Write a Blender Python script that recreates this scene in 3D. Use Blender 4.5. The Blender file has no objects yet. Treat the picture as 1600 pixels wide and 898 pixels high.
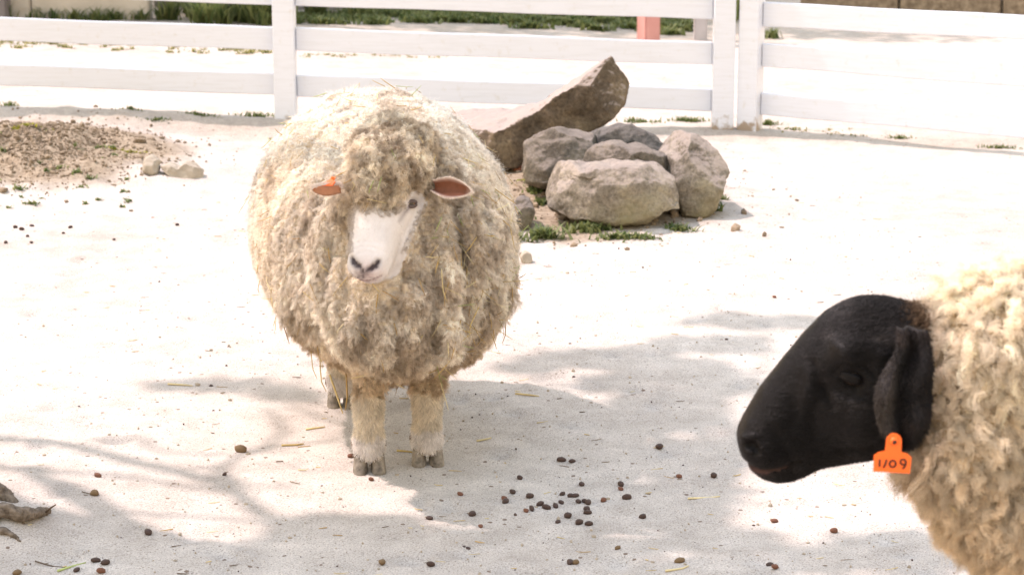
import bpy, bmesh, math, random
import numpy as np
from mathutils import Vector, Matrix

random.seed(7)
rng = np.random.default_rng(7)
SC = bpy.context.scene
COL = SC.collection
R = math.radians

# ------------------------------------------------------------------ camera
CAM_H, FPX, CX, CY, PITCH = 1.7, 3500.0, 800.0, 449.0, math.atan(819.0 / 3500.0)
cd = bpy.data.cameras.new('camera')
cam = bpy.data.objects.new('camera', cd)
COL.objects.link(cam)
cam.location = (0, 0, CAM_H)
cam.rotation_euler = (math.pi / 2 - PITCH, 0, 0)
cd.sensor_width = 36.0
cd.lens = 36.0 * FPX / 1600.0
cd.clip_start, cd.clip_end = 0.1, 2000.0
cd.dof.use_dof = True
cd.dof.focus_distance = 5.25
cd.dof.aperture_fstop = 9.0
SC.camera = cam

# ------------------------------------------------------------------ light
SUN_EL, SUN_AZ = R(60), R(19)                    # azimuth: from the picture's left, a little behind the sheep
SDIR = Vector((-math.cos(SUN_AZ) * math.cos(SUN_EL), math.sin(SUN_AZ) * math.cos(SUN_EL), math.sin(SUN_EL)))
world = bpy.data.worlds.new('World')
SC.world = world
world.use_nodes = True
wt = world.node_tree
sky = wt.nodes.new('ShaderNodeTexSky')
sky.sky_type = 'NISHITA'
sky.sun_disc = False
sky.sun_elevation = SUN_EL
sky.sun_rotation = math.atan2(SDIR.x, SDIR.y) % (2 * math.pi)
sky.air_density, sky.dust_density, sky.ozone_density = 3.3, 0.6, 0.1
bg = wt.nodes['Background']
wt.links.new(sky.outputs[0], bg.inputs[0])
bg.inputs[1].default_value = 0.15
sl = bpy.data.lights.new('sun', 'SUN')
sl.energy, sl.angle, sl.color = 2.0, R(0.85), (1.0, 0.96, 0.91)
sun = bpy.data.objects.new('sun', sl)
COL.objects.link(sun)
sun.rotation_euler = SDIR.to_track_quat('Z', 'Y').to_euler()
vs = SC.view_settings
vs.view_transform, vs.look, vs.gamma = 'Standard', 'None', 1.0
vs.exposure = 1.4
vs.use_white_balance = True
vs.white_balance_temperature, vs.white_balance_tint = 7080, 29
SC.cycles.max_bounces = 8
try:
    SC.cycles_curves.shape = 'RIBBONS'
except Exception:
    pass

# ------------------------------------------------------------------ helpers
def ray(x, y):
    sp, cp = math.sin(PITCH), math.cos(PITCH)
    u = (CY - y)
    return Vector(((x - CX), FPX * cp + u * sp, -FPX * sp + u * cp))

def at(x, y, Y):
    """the point seen at picture position x, y that lies at depth Y"""
    d = ray(x, y)
    k = Y / d.y
    return Vector((d.x * k, Y, CAM_H + d.z * k))

def onz(x, y, z=0.0):
    d = ray(x, y)
    k = (z - CAM_H) / d.z
    return Vector((d.x * k, d.y * k, z))

def _hash(ix, iy, iz, seed):
    n = (ix.astype(np.int64) * 374761393 + iy.astype(np.int64) * 668265263 + iz.astype(np.int64) * 2147483647 + seed * 974634777) & 0xFFFFFFFF
    n = ((n ^ (n >> 13)) * 1274126177) & 0xFFFFFFFF
    n = ((n ^ (n >> 16)) * 2246822519) & 0xFFFFFFFF
    return ((n ^ (n >> 15)) & 0xFFFFFF) / float(0xFFFFFF) * 2 - 1

def vnoise(P, seed=0):
    P = np.asarray(P, float)
    i = np.floor(P).astype(np.int64)
    f = P - i
    f = f * f * (3 - 2 * f)
    out = 0
    for dx in (0, 1):
        wx = f[:, 0] if dx else 1 - f[:, 0]
        for dy in (0, 1):
            wy = f[:, 1] if dy else 1 - f[:, 1]
            for dz in (0, 1):
                wz = f[:, 2] if dz else 1 - f[:, 2]
                out = out + wx * wy * wz * _hash(i[:, 0] + dx, i[:, 1] + dy, i[:, 2] + dz, seed)
    return out

def fbm(P, octv=4, seed=0):
    P = np.asarray(P, float)
    a, s, t = 1.0, 0, 0
    for k in range(octv):
        s = s + a * vnoise(P * (2.03 ** k) + 17.3 * k, seed + k)
        t += a
        a *= 0.5
    return s / t

def sstep(a, b, x):
    t = np.clip((np.asarray(x, float) - a) / (b - a), 0, 1)
    return t * t * (3 - 2 * t)

def link(name, data, parent=None, mat=None):
    o = bpy.data.objects.new(name, data)
    COL.objects.link(o)
    o.parent = parent
    if mat is not None:
        data.materials.append(mat)
    return o

def mesh(name, V, F, mat=None, parent=None, smooth=True):
    me = bpy.data.meshes.new(name)
    me.from_pydata([tuple(v) for v in V], [], [tuple(f) for f in F])
    if smooth:
        me.polygons.foreach_set('use_smooth', [True] * len(me.polygons))
    me.update()
    return link(name, me, parent, mat)

def tag(o, label, cat=None, group=None, kind=None):
    o['label'] = label
    if cat:
        o['category'] = cat
    if group:
        o['group'] = group
    if kind:
        o['kind'] = kind
    return o

def empty(name, loc=(0, 0, 0)):
    o = bpy.data.objects.new(name, None)
    o.location = loc
    o.empty_display_size = 0.05
    COL.objects.link(o)
    return o

def vcol(me, name, C):
    a = me.attributes.new(name, 'FLOAT_COLOR', 'POINT')
    C = np.asarray(C, np.float32)
    if C.shape[1] == 3:
        C = np.concatenate([C, np.ones((len(C), 1), np.float32)], 1)
    a.data.foreach_set('color', C.ravel())

def verts(me):
    a = np.empty(len(me.vertices) * 3, np.float32)
    me.vertices.foreach_get('co', a)
    return a.reshape(-1, 3).astype(float)

def normals(me):
    a = np.empty(len(me.vertices) * 3, np.float32)
    me.vertices.foreach_get('normal', a)
    return a.reshape(-1, 3).astype(float)

def setverts(me, V):
    me.vertices.foreach_set('co', np.asarray(V, np.float32).ravel())
    me.update()

# a simple builder that gathers shapes in one mesh
class MB:
    def __init__(s):
        s.V, s.F = [], []
    def add(s, V, F):
        b = len(s.V)
        s.V += [tuple(v) for v in V]
        s.F += [tuple(b + i for i in f) for f in F]
        return s
    def rings(s, rings, cap=True):
        b, n = len(s.V), len(rings[0])
        for r in rings:
            s.V += [tuple(p) for p in r]
        for k in range(len(rings) - 1):
            for i in range(n):
                j = (i + 1) % n
                s.F.append((b + k * n + i, b + k * n + j, b + (k + 1) * n + j, b + (k + 1) * n + i))
        if cap:
            s.F.append(tuple(b + i for i in reversed(range(n))))
            s.F.append(tuple(b + (len(rings) - 1) * n + i for i in range(n)))
        return s
    def tube(s, pts, rad, n=8):
        pts = [Vector(p) for p in pts]
        if not hasattr(rad, '__len__'):
            rad = [rad] * len(pts)
        up, rr = None, []
        for k, p in enumerate(pts):
            d = (pts[min(k + 1, len(pts) - 1)] - pts[max(k - 1, 0)]).normalized()
            if up is None:
                up = Vector((0, 0, 1)) if abs(d.z) < 0.9 else Vector((0, 1, 0))
            e1 = d.cross(up).normalized()
            e2 = e1.cross(d).normalized()
            up = e2
            rr.append([p + (e1 * math.cos(2 * math.pi * i / n) + e2 * math.sin(2 * math.pi * i / n)) * rad[k] for i in range(n)])
        return s.rings(rr)
    def ell(s, c, r, nu=20, nv=12, M=None):
        c = Vector(c)
        rr = []
        for k in range(nv + 1):
            th = math.pi * min(max(k / nv, 0.02), 0.98)
            ring = []
            for i in range(nu):
                ph = 2 * math.pi * i / nu
                q = Vector((r[0] * math.sin(th) * math.cos(ph), r[1] * math.sin(th) * math.sin(ph), -r[2] * math.cos(th)))
                ring.append(c + (M @ q if M else q))
            rr.append(ring)
        return s.rings(rr)
    def box(s, lo, hi, M=None, o=(0, 0, 0)):
        x0, y0, z0 = lo
        x1, y1, z1 = hi
        P = [(x0, y0, z0), (x1, y0, z0), (x1, y1, z0), (x0, y1, z0), (x0, y0, z1), (x1, y0, z1), (x1, y1, z1), (x0, y1, z1)]
        P = [(M @ Vector(p) if M else Vector(p)) + Vector(o) for p in P]
        return s.add(P, [(3, 2, 1, 0), (4, 5, 6, 7), (0, 1, 5, 4), (1, 2, 6, 5), (2, 3, 7, 6), (3, 0, 4, 7)])
    def build(s, name, mat=None, parent=None, smooth=True):
        return mesh(name, s.V, s.F, mat, parent, smooth)

def catmull(A, m):
    """resample the rows of A smoothly, m steps per interval"""
    A = np.asarray(A, float)
    P = np.vstack([2 * A[0] - A[1], A, 2 * A[-1] - A[-2]])
    out = []
    for k in range(1, len(P) - 2):
        p0, p1, p2, p3 = P[k - 1], P[k], P[k + 1], P[k + 2]
        for j in range(m):
            t = j / m
            out.append(0.5 * (2 * p1 + (p2 - p0) * t + (2 * p0 - 5 * p1 + 4 * p2 - p3) * t * t + (3 * p1 - p0 - 3 * p2 + p3) * t ** 3))
    out.append(A[-1])
    return np.array(out)

def remesh(mb, voxel, smooth=4, fac=0.5):
    """one continuous skin round everything in the builder"""
    o = mb.build('tmp_shape')
    m = o.modifiers.new('r', 'REMESH')
    m.mode, m.voxel_size = 'VOXEL', voxel
    if smooth:
        s = o.modifiers.new('s', 'SMOOTH')
        s.factor, s.iterations = fac, smooth
    dg = bpy.context.evaluated_depsgraph_get()
    me = bpy.data.meshes.new_from_object(o.evaluated_get(dg))
    old = o.data
    bpy.data.objects.remove(o)
    bpy.data.meshes.remove(old)
    me.polygons.foreach_set('use_smooth', [True] * len(me.polygons))
    me.update()
    return me

# ------------------------------------------------------------------ materials
def newmat(name, rough=0.8, spec=0.3):
    m = bpy.data.materials.new(name)
    m.use_nodes = True
    b = m.node_tree.nodes['Principled BSDF']
    b.inputs['Roughness'].default_value = rough
    b.inputs['Specular IOR Level'].default_value = spec
    return m, m.node_tree, b

def N(t, typ, **kw):
    n = t.nodes.new(typ)
    for k, v in kw.items():
        if k.startswith('i_'):
            key = k[2:].replace('_', ' ')
            n.inputs[int(key) if key.isdigit() else key].default_value = v
        else:
            setattr(n, k, v)
    return n

def ramp(t, fac, stops):
    r = t.nodes.new('ShaderNodeValToRGB')
    el = r.color_ramp.elements
    while len(el) < len(stops):
        el.new(0.5)
    for e, (p, c) in zip(el, stops):
        e.position = p
        e.color = c if len(c) == 4 else (*c, 1)
    t.links.new(fac, r.inputs[0])
    return r

def mixc(t, fac, a, b, typ='MIX'):
    m = t.nodes.new('ShaderNodeMix')
    m.data_type, m.blend_type = 'RGBA', typ
    for sock, v in ((m.inputs[0], fac), (m.inputs[6], a), (m.inputs[7], b)):
        if hasattr(v, 'links'):
            t.links.new(v, sock)
        else:
            sock.default_value = v if not isinstance(v, tuple) or len(v) == 4 else (*v, 1)
    return m.outputs[2]

def coords(t, scale=1.0, kind='Object'):
    c = t.nodes.new('ShaderNodeTexCoord')
    mp = t.nodes.new('ShaderNodeMapping')
    mp.inputs['Scale'].default_value = (scale,) * 3 if not hasattr(scale, '__len__') else scale
    t.links.new(c.outputs[kind], mp.inputs[0])
    return mp.outputs[0]

def noise(t, vec, scale, detail=4, rough=0.6):
    n = N(t, 'ShaderNodeTexNoise')
    n.inputs['Scale'].default_value, n.inputs['Detail'].default_value, n.inputs['Roughness'].default_value = scale, detail, rough
    t.links.new(vec, n.inputs['Vector'])
    return n.outputs['Fac']

def bump(t, b, h, strength, dist):
    n = N(t, 'ShaderNodeBump')
    n.inputs['Strength'].default_value, n.inputs['Distance'].default_value = strength, dist
    t.links.new(h, n.inputs['Height'])
    t.links.new(n.outputs[0], b.inputs['Normal'])

def simple(name, c1, c2, scale, rough=0.85, bs=0.4, bd=0.004, spec=0.25, detail=5):
    m, t, b = newmat(name, rough, spec)
    v = coords(t)
    f = noise(t, v, scale, detail)
    t.links.new(ramp(t, f, [(0.3, c1), (0.7, c2)]).outputs[0], b.inputs['Base Color'])
    bump(t, b, f, bs, bd)
    return m

def attrmat(name, attr, rough=0.8, spec=0.2, var=0.25, scale=60, bs=0.3, bd=0.003):
    m, t, b = newmat(name, rough, spec)
    a = N(t, 'ShaderNodeAttribute', attribute_name=attr)
    v = coords(t)
    f = noise(t, v, scale, 5)
    g = ramp(t, f, [(0.3, (1 - var,) * 3), (0.7, (1 + var * 0.6,) * 3)])
    t.links.new(mixc(t, 1.0, a.outputs['Color'], g.outputs[0], 'MULTIPLY'), b.inputs['Base Color'])
    bump(t, b, f, bs, bd)
    return m

def m_hair(name, trans=0.25, spec=0.0, rough=0.9):
    m = bpy.data.materials.new(name)
    m.use_nodes = True
    t = m.node_tree
    b = t.nodes['Principled BSDF']
    b.inputs['Roughness'].default_value = rough
    b.inputs['Specular IOR Level'].default_value = spec
    a = N(t, 'ShaderNodeAttribute', attribute_name='fibre_color')
    t.links.new(a.outputs['Color'], b.inputs['Base Color'])
    tr = N(t, 'ShaderNodeBsdfTranslucent')
    t.links.new(a.outputs['Color'], tr.inputs[0])
    mx = N(t, 'ShaderNodeMixShader')
    mx.inputs[0].default_value = trans
    t.links.new(b.outputs[0], mx.inputs[1])
    t.links.new(tr.outputs[0], mx.inputs[2])
    t.links.new(mx.outputs[0], t.nodes['Material Output'].inputs[0])
    return m

def m_ground():
    m, t, b = newmat('sandy_ground', 0.95, 0.1)
    v = coords(t)
    big = noise(t, v, 0.9, 5)
    mid = noise(t, v, 9, 5)
    fine = noise(t, v, 260, 3, 0.7)
    base = ramp(t, big, [(0.3, (0.43, 0.385, 0.345)), (0.7, (0.56, 0.515, 0.47))]).outputs[0]
    base = mixc(t, 1.0, base, ramp(t, mid, [(0.25, (0.76, 0.745, 0.73)), (0.75, (1.08, 1.08, 1.08))]).outputs[0], 'MULTIPLY')
    base = mixc(t, 1.0, base, ramp(t, fine, [(0.30, (0.52, 0.505, 0.49)), (0.5, (1, 1, 1)), (0.72, (1.30, 1.29, 1.28))]).outputs[0], 'MULTIPLY')
    # scattered dark grains
    for sc, th, col in ((170, 0.95, (0.20, 0.165, 0.14)), (60, 0.982, (0.19, 0.14, 0.11))):
        vo = N(t, 'ShaderNodeTexVoronoi')
        vo.inputs['Scale'].default_value = sc
        t.links.new(v, vo.inputs['Vector'])
        sep = N(t, 'ShaderNodeSeparateColor')
        t.links.new(vo.outputs['Color'], sep.inputs[0])
        g = N(t, 'ShaderNodeMath', operation='GREATER_THAN')
        g.inputs[1].default_value = th
        t.links.new(sep.outputs[0], g.inputs[0])
        l = N(t, 'ShaderNodeMath', operation='LESS_THAN')
        l.inputs[1].default_value = 0.33
        t.links.new(vo.outputs['Distance'], l.inputs[0])
        k = N(t, 'ShaderNodeMath', operation='MULTIPLY')
        t.links.new(g.outputs[0], k.inputs[0])
        t.links.new(l.outputs[0], k.inputs[1])
        base = mixc(t, k.outputs[0], base, col)
    so = N(t, 'ShaderNodeAttribute', attribute_name='soil')
    sn = noise(t, v, 40, 6, 0.7)
    soil = ramp(t, sn, [(0.3, (0.12, 0.086, 0.058)), (0.5, (0.27, 0.21, 0.15)), (0.72, (0.40, 0.33, 0.25))]).outputs[0]
    base = mixc(t, so.outputs['Fac'], base, soil)
    t.links.new(base, b.inputs['Base Color'])
    s = N(t, 'ShaderNodeMath', operation='ADD')
    t.links.new(fine, s.inputs[0])
    t.links.new(noise(t, v, 55, 5, 0.7), s.inputs[1])
    bump(t, b, s.outputs[0], 0.55, 0.006)
    return m

def m_rock(name, dark, light, warm, moss, dust=0.4):
    m, t, b = newmat(name, 0.92, 0.2)
    v = coords(t)
    f1 = noise(t, v, 5, 8, 0.65)
    f2 = noise(t, v, 70, 5, 0.75)
    f3 = noise(t, v, 2.3, 4)
    c = ramp(t, f1, [(0.32, dark), (0.5, light), (0.68, warm)]).outputs[0]
    c = mixc(t, 1.0, c, ramp(t, f2, [(0.28, (0.45, 0.43, 0.42)), (0.5, (1, 1, 1)), (0.7, (1.45, 1.42, 1.38))]).outputs[0], 'MULTIPLY')
    c = mixc(t, ramp(t, f3, [(0.52, (0, 0, 0)), (0.68, (0.75, 0.75, 0.75))]).outputs[0], c, moss)
    # sand dust lying on the upward faces
    ge = N(t, 'ShaderNodeNewGeometry')
    sz = N(t, 'ShaderNodeSeparateXYZ')
    t.links.new(ge.outputs['True Normal'], sz.inputs[0])
    ad = N(t, 'ShaderNodeMath', operation='MULTIPLY_ADD')
    ad.inputs[1].default_value = 0.7
    t.links.new(f1, ad.inputs[0])
    t.links.new(sz.outputs[2], ad.inputs[2])
    c = mixc(t, ramp(t, ad.outputs[0], [(0.78, (0, 0, 0)), (1.0, (dust,) * 3)]).outputs[0], c, (0.36, 0.30, 0.27))
    t.links.new(c, b.inputs['Base Color'])
    s = N(t, 'ShaderNodeMath', operation='ADD')
    t.links.new(f1, s.inputs[0])
    k = N(t, 'ShaderNodeMath', operation='MULTIPLY')
    k.inputs[1].default_value = 0.4
    t.links.new(f2, k.inputs[0])
    t.links.new(k.outputs[0], s.inputs[1])
    bump(t, b, s.outputs[0], 0.9, 0.02)
    return m

def m_paint():
    m, t, b = newmat('white_fence_paint', 0.55, 0.4)
    v = coords(t)
    g = coords(t, (3, 3, 40))
    st = noise(t, g, 2.0, 6)
    c = ramp(t, st, [(0.3, (0.58, 0.605, 0.66)), (0.55, (0.62, 0.65, 0.72))]).outputs[0]
    # worn, dirty foot of the posts: bare timber where the sand has rubbed
    sx = N(t, 'ShaderNodeSeparateXYZ')
    gc = N(t, 'ShaderNodeNewGeometry')
    t.links.new(gc.outputs['Position'], sx.inputs[0])
    mr = N(t, 'ShaderNodeMapRange')
    mr.inputs['From Min'].default_value, mr.inputs['From Max'].default_value = 0.02, 0.15
    mr.inputs['To Min'].default_value, mr.inputs['To Max'].default_value = 0.50, 0.0
    t.links.new(sx.outputs[2], mr.inputs[0])
    ad = N(t, 'ShaderNodeMath', operation='ADD')
    t.links.new(mr.outputs[0], ad.inputs[0])
    t.links.new(noise(t, v, 14, 6), ad.inputs[1])
    msk = ramp(t, ad.outputs[0], [(0.80, (0, 0, 0)), (0.92, (1, 1, 1))]).outputs[0]
    c = mixc(t, msk, c, (0.30, 0.235, 0.18))
    sp = ramp(t, noise(t, v, 22, 6, 0.7), [(0.58, (0, 0, 0)), (0.72, (0.5, 0.5, 0.5))]).outputs[0]
    c = mixc(t, sp, c, (0.50, 0.48, 0.44))
    t.links.new(c, b.inputs['Base Color'])
    bump(t, b, st, 0.25, 0.003)
    return m

M = {}
M['ground'] = m_ground()
M['paint'] = m_paint()
M['rock'] = m_rock('granite_brown', (0.055, 0.046, 0.037), (0.125, 0.107, 0.086), (0.19, 0.165, 0.13), (0.13, 0.12, 0.065), 0.3)
M['rock_grey'] = m_rock('granite_grey', (0.042, 0.040, 0.037), (0.085, 0.081, 0.075), (0.125, 0.118, 0.106), (0.10, 0.095, 0.065), 0.15)
M['rock_pale'] = m_rock('granite_pale', (0.10, 0.083, 0.065), (0.22, 0.19, 0.152), (0.33, 0.285, 0.22), (0.20, 0.18, 0.095), 0.5)
M['rock_slab'] = m_rock('granite_slab', (0.045, 0.034, 0.024), (0.115, 0.086, 0.060), (0.22, 0.165, 0.105), (0.12, 0.092, 0.055), 0.9)
M['stone'] = simple('small_stone', (0.26, 0.22, 0.17), (0.42, 0.36, 0.29), 20)
M['terracotta'] = simple('terracotta', (0.26, 0.10, 0.06), (0.36, 0.16, 0.10), 30)
M['soil'] = simple('dry_soil', (0.115, 0.082, 0.055), (0.30, 0.232, 0.165), 25, 0.95)
M['dung'] = simple('dry_dropping', (0.022, 0.012, 0.010), (0.085, 0.045, 0.035), 120, 0.6, 0.6, 0.002, 0.4)
M['dung_red'] = simple('reddish_dropping', (0.10, 0.04, 0.025), (0.22, 0.10, 0.065), 120, 0.7, 0.6, 0.002)
M['dung_tan'] = simple('tan_dropping', (0.11, 0.068, 0.035), (0.22, 0.145, 0.08), 120, 0.7, 0.6, 0.002)
M['straw'] = attrmat('straw', 'Col', 0.7, 0.3, 0.2, 40)
M['bark'] = simple('bark', (0.13, 0.105, 0.09), (0.27, 0.22, 0.19), 18, 0.9, 0.9, 0.02)
M['root'] = simple('dusty_root', (0.07, 0.052, 0.040), (0.24, 0.195, 0.155), 70, 0.95, 1.0, 0.01)
M['wood_dark'] = simple('twig', (0.07, 0.045, 0.03), (0.14, 0.09, 0.06), 40)
M['hoof'] = simple('hoof_horn', (0.045, 0.037, 0.031), (0.30, 0.26, 0.215), 38, 0.6, 0.5, 0.003)
M['dewclaw'] = simple('dewclaw_horn', (0.05, 0.028, 0.018), (0.13, 0.075, 0.05), 60, 0.6)
M['concrete'] = simple('concrete', (0.40, 0.35, 0.29), (0.50, 0.44, 0.37), 4, 0.9)
M['concrete_dark'] = simple('grey_concrete', (0.15, 0.13, 0.125), (0.23, 0.21, 0.21), 4, 0.9)
M['pink'] = simple('pink_paint', (0.50, 0.23, 0.21), (0.56, 0.28, 0.255), 8, 0.6)
M['greypost'] = simple('grey_paint', (0.40, 0.37, 0.38), (0.50, 0.47, 0.48), 8, 0.6)
M['steel'] = simple('pale_steel', (0.42, 0.43, 0.45), (0.55, 0.56, 0.58), 8, 0.5)
M['wool'] = m_hair('wool_fibre', 0.3)
M['fur'] = m_hair('short_fur', 0.2, 0.1, 0.7)
M['blackfur'] = m_hair('black_fur', 0.0, 0.14, 0.32)
M['skin'] = attrmat('sheep_skin', 'Col', 0.8, 0.2, 0.05, 220, 0.12, 0.001)
M['darkskin'] = attrmat('dark_sheep_skin', 'Col', 0.5, 0.07, 0.3, 120, 0.25, 0.002)

def leafmat(name, c1, c2, trans=0.45):
    m = bpy.data.materials.new(name)
    m.use_nodes = True
    t = m.node_tree
    b = t.nodes['Principled BSDF']
    b.inputs['Roughness'].default_value = 0.6
    g = N(t, 'ShaderNodeNewGeometry')
    r = ramp(t, g.outputs['Random Per Island'], [(0.0, c1), (1.0, c2)])
    t.links.new(r.outputs[0], b.inputs['Base Color'])
    tr = N(t, 'ShaderNodeBsdfTranslucent')
    t.links.new(r.outputs[0], tr.inputs[0])
    mx = N(t, 'ShaderNodeMixShader')
    mx.inputs[0].default_value = trans
    t.links.new(b.outputs[0], mx.inputs[1])
    t.links.new(tr.outputs[0], mx.inputs[2])
    t.links.new(mx.outputs[0], t.nodes['Material Output'].inputs[0])
    return m

M['leaf'] = leafmat('tree_leaf', (0.03, 0.07, 0.018), (0.07, 0.12, 0.03))
M['grass'] = leafmat('grass_blade', (0.06, 0.105, 0.03), (0.22, 0.24, 0.09))
M['grass_dry'] = leafmat('dry_grass_blade', (0.16, 0.17, 0.05), (0.38, 0.34, 0.14))
M['moss'] = leafmat('yellow_moss', (0.20, 0.20, 0.02), (0.36, 0.34, 0.05))
M['flower'] = leafmat('violet_petal', (0.30, 0.24, 0.50), (0.55, 0.50, 0.72))

# ------------------------------------------------------------------ ground
FA, FB = Vector((at(0, 180, 10.50).x, 10.50, 0)), Vector((at(1127, 206, 10.40).x, 10.40, 0))   # line of the long fence
fdir = (FB - FA).normalized()
fnor = Vector((-fdir.y, fdir.x, 0))              # away from the paddock
MOUND = onz(20, 268)
ROCKC = onz(940, 300)
ROOT1, ROOT2 = onz(40, 832), onz(-25, 783)

_hr = random.Random(77)
HOOF = [(_hr.uniform(-1.6, 1.6), 4.5 + 5.0 * _hr.random() ** 1.4, _hr.uniform(0, 3.14)) for _ in range(190)]

def gz(X, Y):
    X, Y = np.atleast_1d(np.asarray(X, float)), np.atleast_1d(np.asarray(Y, float))
    Z0 = np.zeros_like(X)
    P = np.stack([X, Y, Z0], 1)
    z = 0.012 * fbm(P * 0.9, 3, 3) + 0.007 * fbm(P * 5, 3, 11) + 0.0034 * fbm(P * 24, 2, 23)
    d = (X - FA.x) * fnor.x + (Y - FA.y) * fnor.y + 0.06 * vnoise(P * 2.5, 5)
    z = z + (0.062 - 0.016 * np.clip(X + 1.1, -2, 3)) * sstep(-0.30, -0.10, d) * (Y > 9)
    e = ((X - MOUND.x) / 0.80) ** 2 + ((Y - MOUND.y) / 0.95) ** 2
    mm = np.exp(-e * 1.15)
    z = z + mm * (0.155 + 0.06 * fbm(P * 10, 4, 31)) 
    e = ((X - ROCKC.x) / 0.62) ** 2 + ((Y - ROCKC.y) / 0.75) ** 2
    z = z + np.exp(-e * 1.2) * (0.045 + 0.02 * fbm(P * 7, 3, 37))
    for hx, hy, ha in HOOF:                              # hoof prints trodden into the sand
        k = (np.abs(X - hx) < 0.12) & (np.abs(Y - hy) < 0.12)
        if k.any():
            dx, dy = X[k] - hx, Y[k] - hy
            a_, b_ = dx * math.cos(ha) + dy * math.sin(ha), -dx * math.sin(ha) + dy * math.cos(ha)
            q = (a_ / 0.042) ** 2 + (b_ / 0.030) ** 2
            z[k] += -0.010 * np.exp(-q * 1.3) + 0.005 * np.exp(-(np.sqrt(q) - 1.5) ** 2 * 6)
    for c, h, rx, ry in ((ROOT1, 0.05, 0.10, 0.10), (ROOT2, 0.05, 0.08, 0.09)):
        e = ((X - c.x + 0.05) / rx) ** 2 + ((Y - c.y) / ry) ** 2
        z = z + h * np.exp(-e)
    return z

def soilmask(X, Y):
    P = np.stack([X, Y, np.zeros_like(X)], 1)
    e = ((X - MOUND.x) / 0.74) ** 2 + ((Y - MOUND.y) / 0.80) ** 2
    s = sstep(1.25, 0.5, e + 0.5 * fbm(P * 3.5, 4, 41))
    e2 = ((X - ROCKC.x + 0.06) / 0.56) ** 2 + ((Y - ROCKC.y + 0.1) / 0.85) ** 2
    s = np.maximum(s, 1.0 * sstep(1.2, 0.6, e2 + 0.5 * fbm(P * 5, 3, 43)))
    d = (X - FA.x) * fnor.x + (Y - FA.y) * fnor.y + 0.10 * vnoise(P * 2.5, 5)
    s = np.maximum(s, 0.5 * sstep(0.20, 0.0, np.abs(d + 0.20)) * (Y > 9) * (0.6 + 0.6 * fbm(P * 3, 3, 77)))
    g = sstep(13.5, 14.4, Y + 0.5 * fbm(P * 1.2, 3, 47)) * 0.35
    return np.clip(np.maximum(s, g), 0, 1)

def axis(lo, hi, step, far):
    a = list(np.arange(lo, hi + 1e-6, step))
    g, s, x = [], step, hi
    while x < far:
        s *= 1.35
        x += s
        g.append(x)
    l, s, x = [], step, lo
    while x > -far:
        s *= 1.35
        x -= s
        l.append(x)
    return np.array(l[::-1] + a + g)

gx, gy = axis(-3.3, 3.3, 0.022, 500), axis(3.9, 16.6, 0.035, 500)
gy = np.sort(np.concatenate([gy, gy[(gy > 4.3) & (gy < 8.5)] + 0.0175]))
GX, GY = np.meshgrid(gx, gy)
GXf, GYf = GX.ravel(), GY.ravel()
near = (np.abs(GXf) < 20) & (np.abs(GYf) < 40)
GZ = np.zeros_like(GXf)
GZ[near] = gz(GXf[near], GYf[near])
nx, ny = len(gx), len(gy)
ii = (np.arange(ny - 1)[:, None] * nx + np.arange(nx - 1)[None, :]).ravel()
GF = np.stack([ii, ii + 1, ii + nx + 1, ii + nx], 1)
gme = bpy.data.meshes.new('ground')
gme.from_pydata(np.stack([GXf, GYf, GZ], 1).tolist(), [], GF.tolist())
gme.polygons.foreach_set('use_smooth', [True] * len(gme.polygons))
sa = gme.attributes.new('soil', 'FLOAT', 'POINT')
sm = np.zeros(len(GXf))
sm[near] = soilmask(GXf[near], GYf[near])
sa.data.foreach_set('value', sm.astype(np.float32))
ground = link('ground', gme, None, M['ground'])
tag(ground, 'pale sandy paddock ground with dappled tree shade', 'ground', kind='structure')

def G(x, y):
    """the ground point seen at picture position x, y"""
    p = onz(x, y)
    for _ in range(4):
        p = onz(x, y, float(gz(p.x, p.y)[0]))
    return p

def gzz(X, Y):
    return float(gz(X, Y)[0])

# ------------------------------------------------------------------ fences
def bevel_box(name, parent, A, B, h0, h1, th, mat, back=0.0, g0=None, g1=None):
    """a board from ground point A to B, its face set back by 'back', between heights h0 and h1 (at B: g0 and g1, when the ground falls away)"""
    g0, g1 = (h0 if g0 is None else g0), (h1 if g1 is None else g1)
    d = (B - A)
    d.z = 0
    L = d.length
    d.normalize()
    n = Vector((-d.y, d.x, 0))
    bm = bmesh.new()
    nseg = max(2, int(L / 0.25))
    V = []
    for k in range(nseg + 1):
        c = A + d * (L * k / nseg)
        w = 0.002 * math.sin(k * 1.7 + L * 9 + h0 * 40)
        f_ = k / nseg
        a0, a1 = h0 + (g0 - h0) * f_, h1 + (g1 - h1) * f_
        V.append([bm.verts.new((c.x + n.x * y, c.y + n.y * y, z + w)) for (y, z) in ((back, a0), (back + th, a0), (back + th, a1), (back, a1))])
    for k in range(nseg):
        for i in range(4):
            j = (i + 1) % 4
            bm.faces.new((V[k][i], V[k + 1][i], V[k + 1][j], V[k][j]))
    bm.faces.new(V[0])
    bm.faces.new(list(reversed(V[-1])))
    bmesh.ops.recalc_face_normals(bm, faces=bm.faces)
    ed = [e for e in bm.edges if not any(len(e.link_faces) == 0 for _ in (0,))]
    sharp = [e for e in bm.edges if len(e.link_faces) == 2 and e.link_faces[0].normal.angle(e.link_faces[1].normal) > 0.8]
    bmesh.ops.bevel(bm, geom=sharp, offset=0.004, segments=1, affect='EDGES')
    me = bpy.data.meshes.new(name)
    bm.to_mesh(me)
    bm.free()
    return link(name, me, parent, mat)

def post(name, parent, p, w, dep, h, dv, mat):
    A = p - dv * (w / 2)
    return bevel_box(name, parent, Vector((A.x, A.y, 0)), Vector((A.x, A.y, 0)) + dv * w, -0.10 + p.z, h, dep, mat, -dep / 2)

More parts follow.
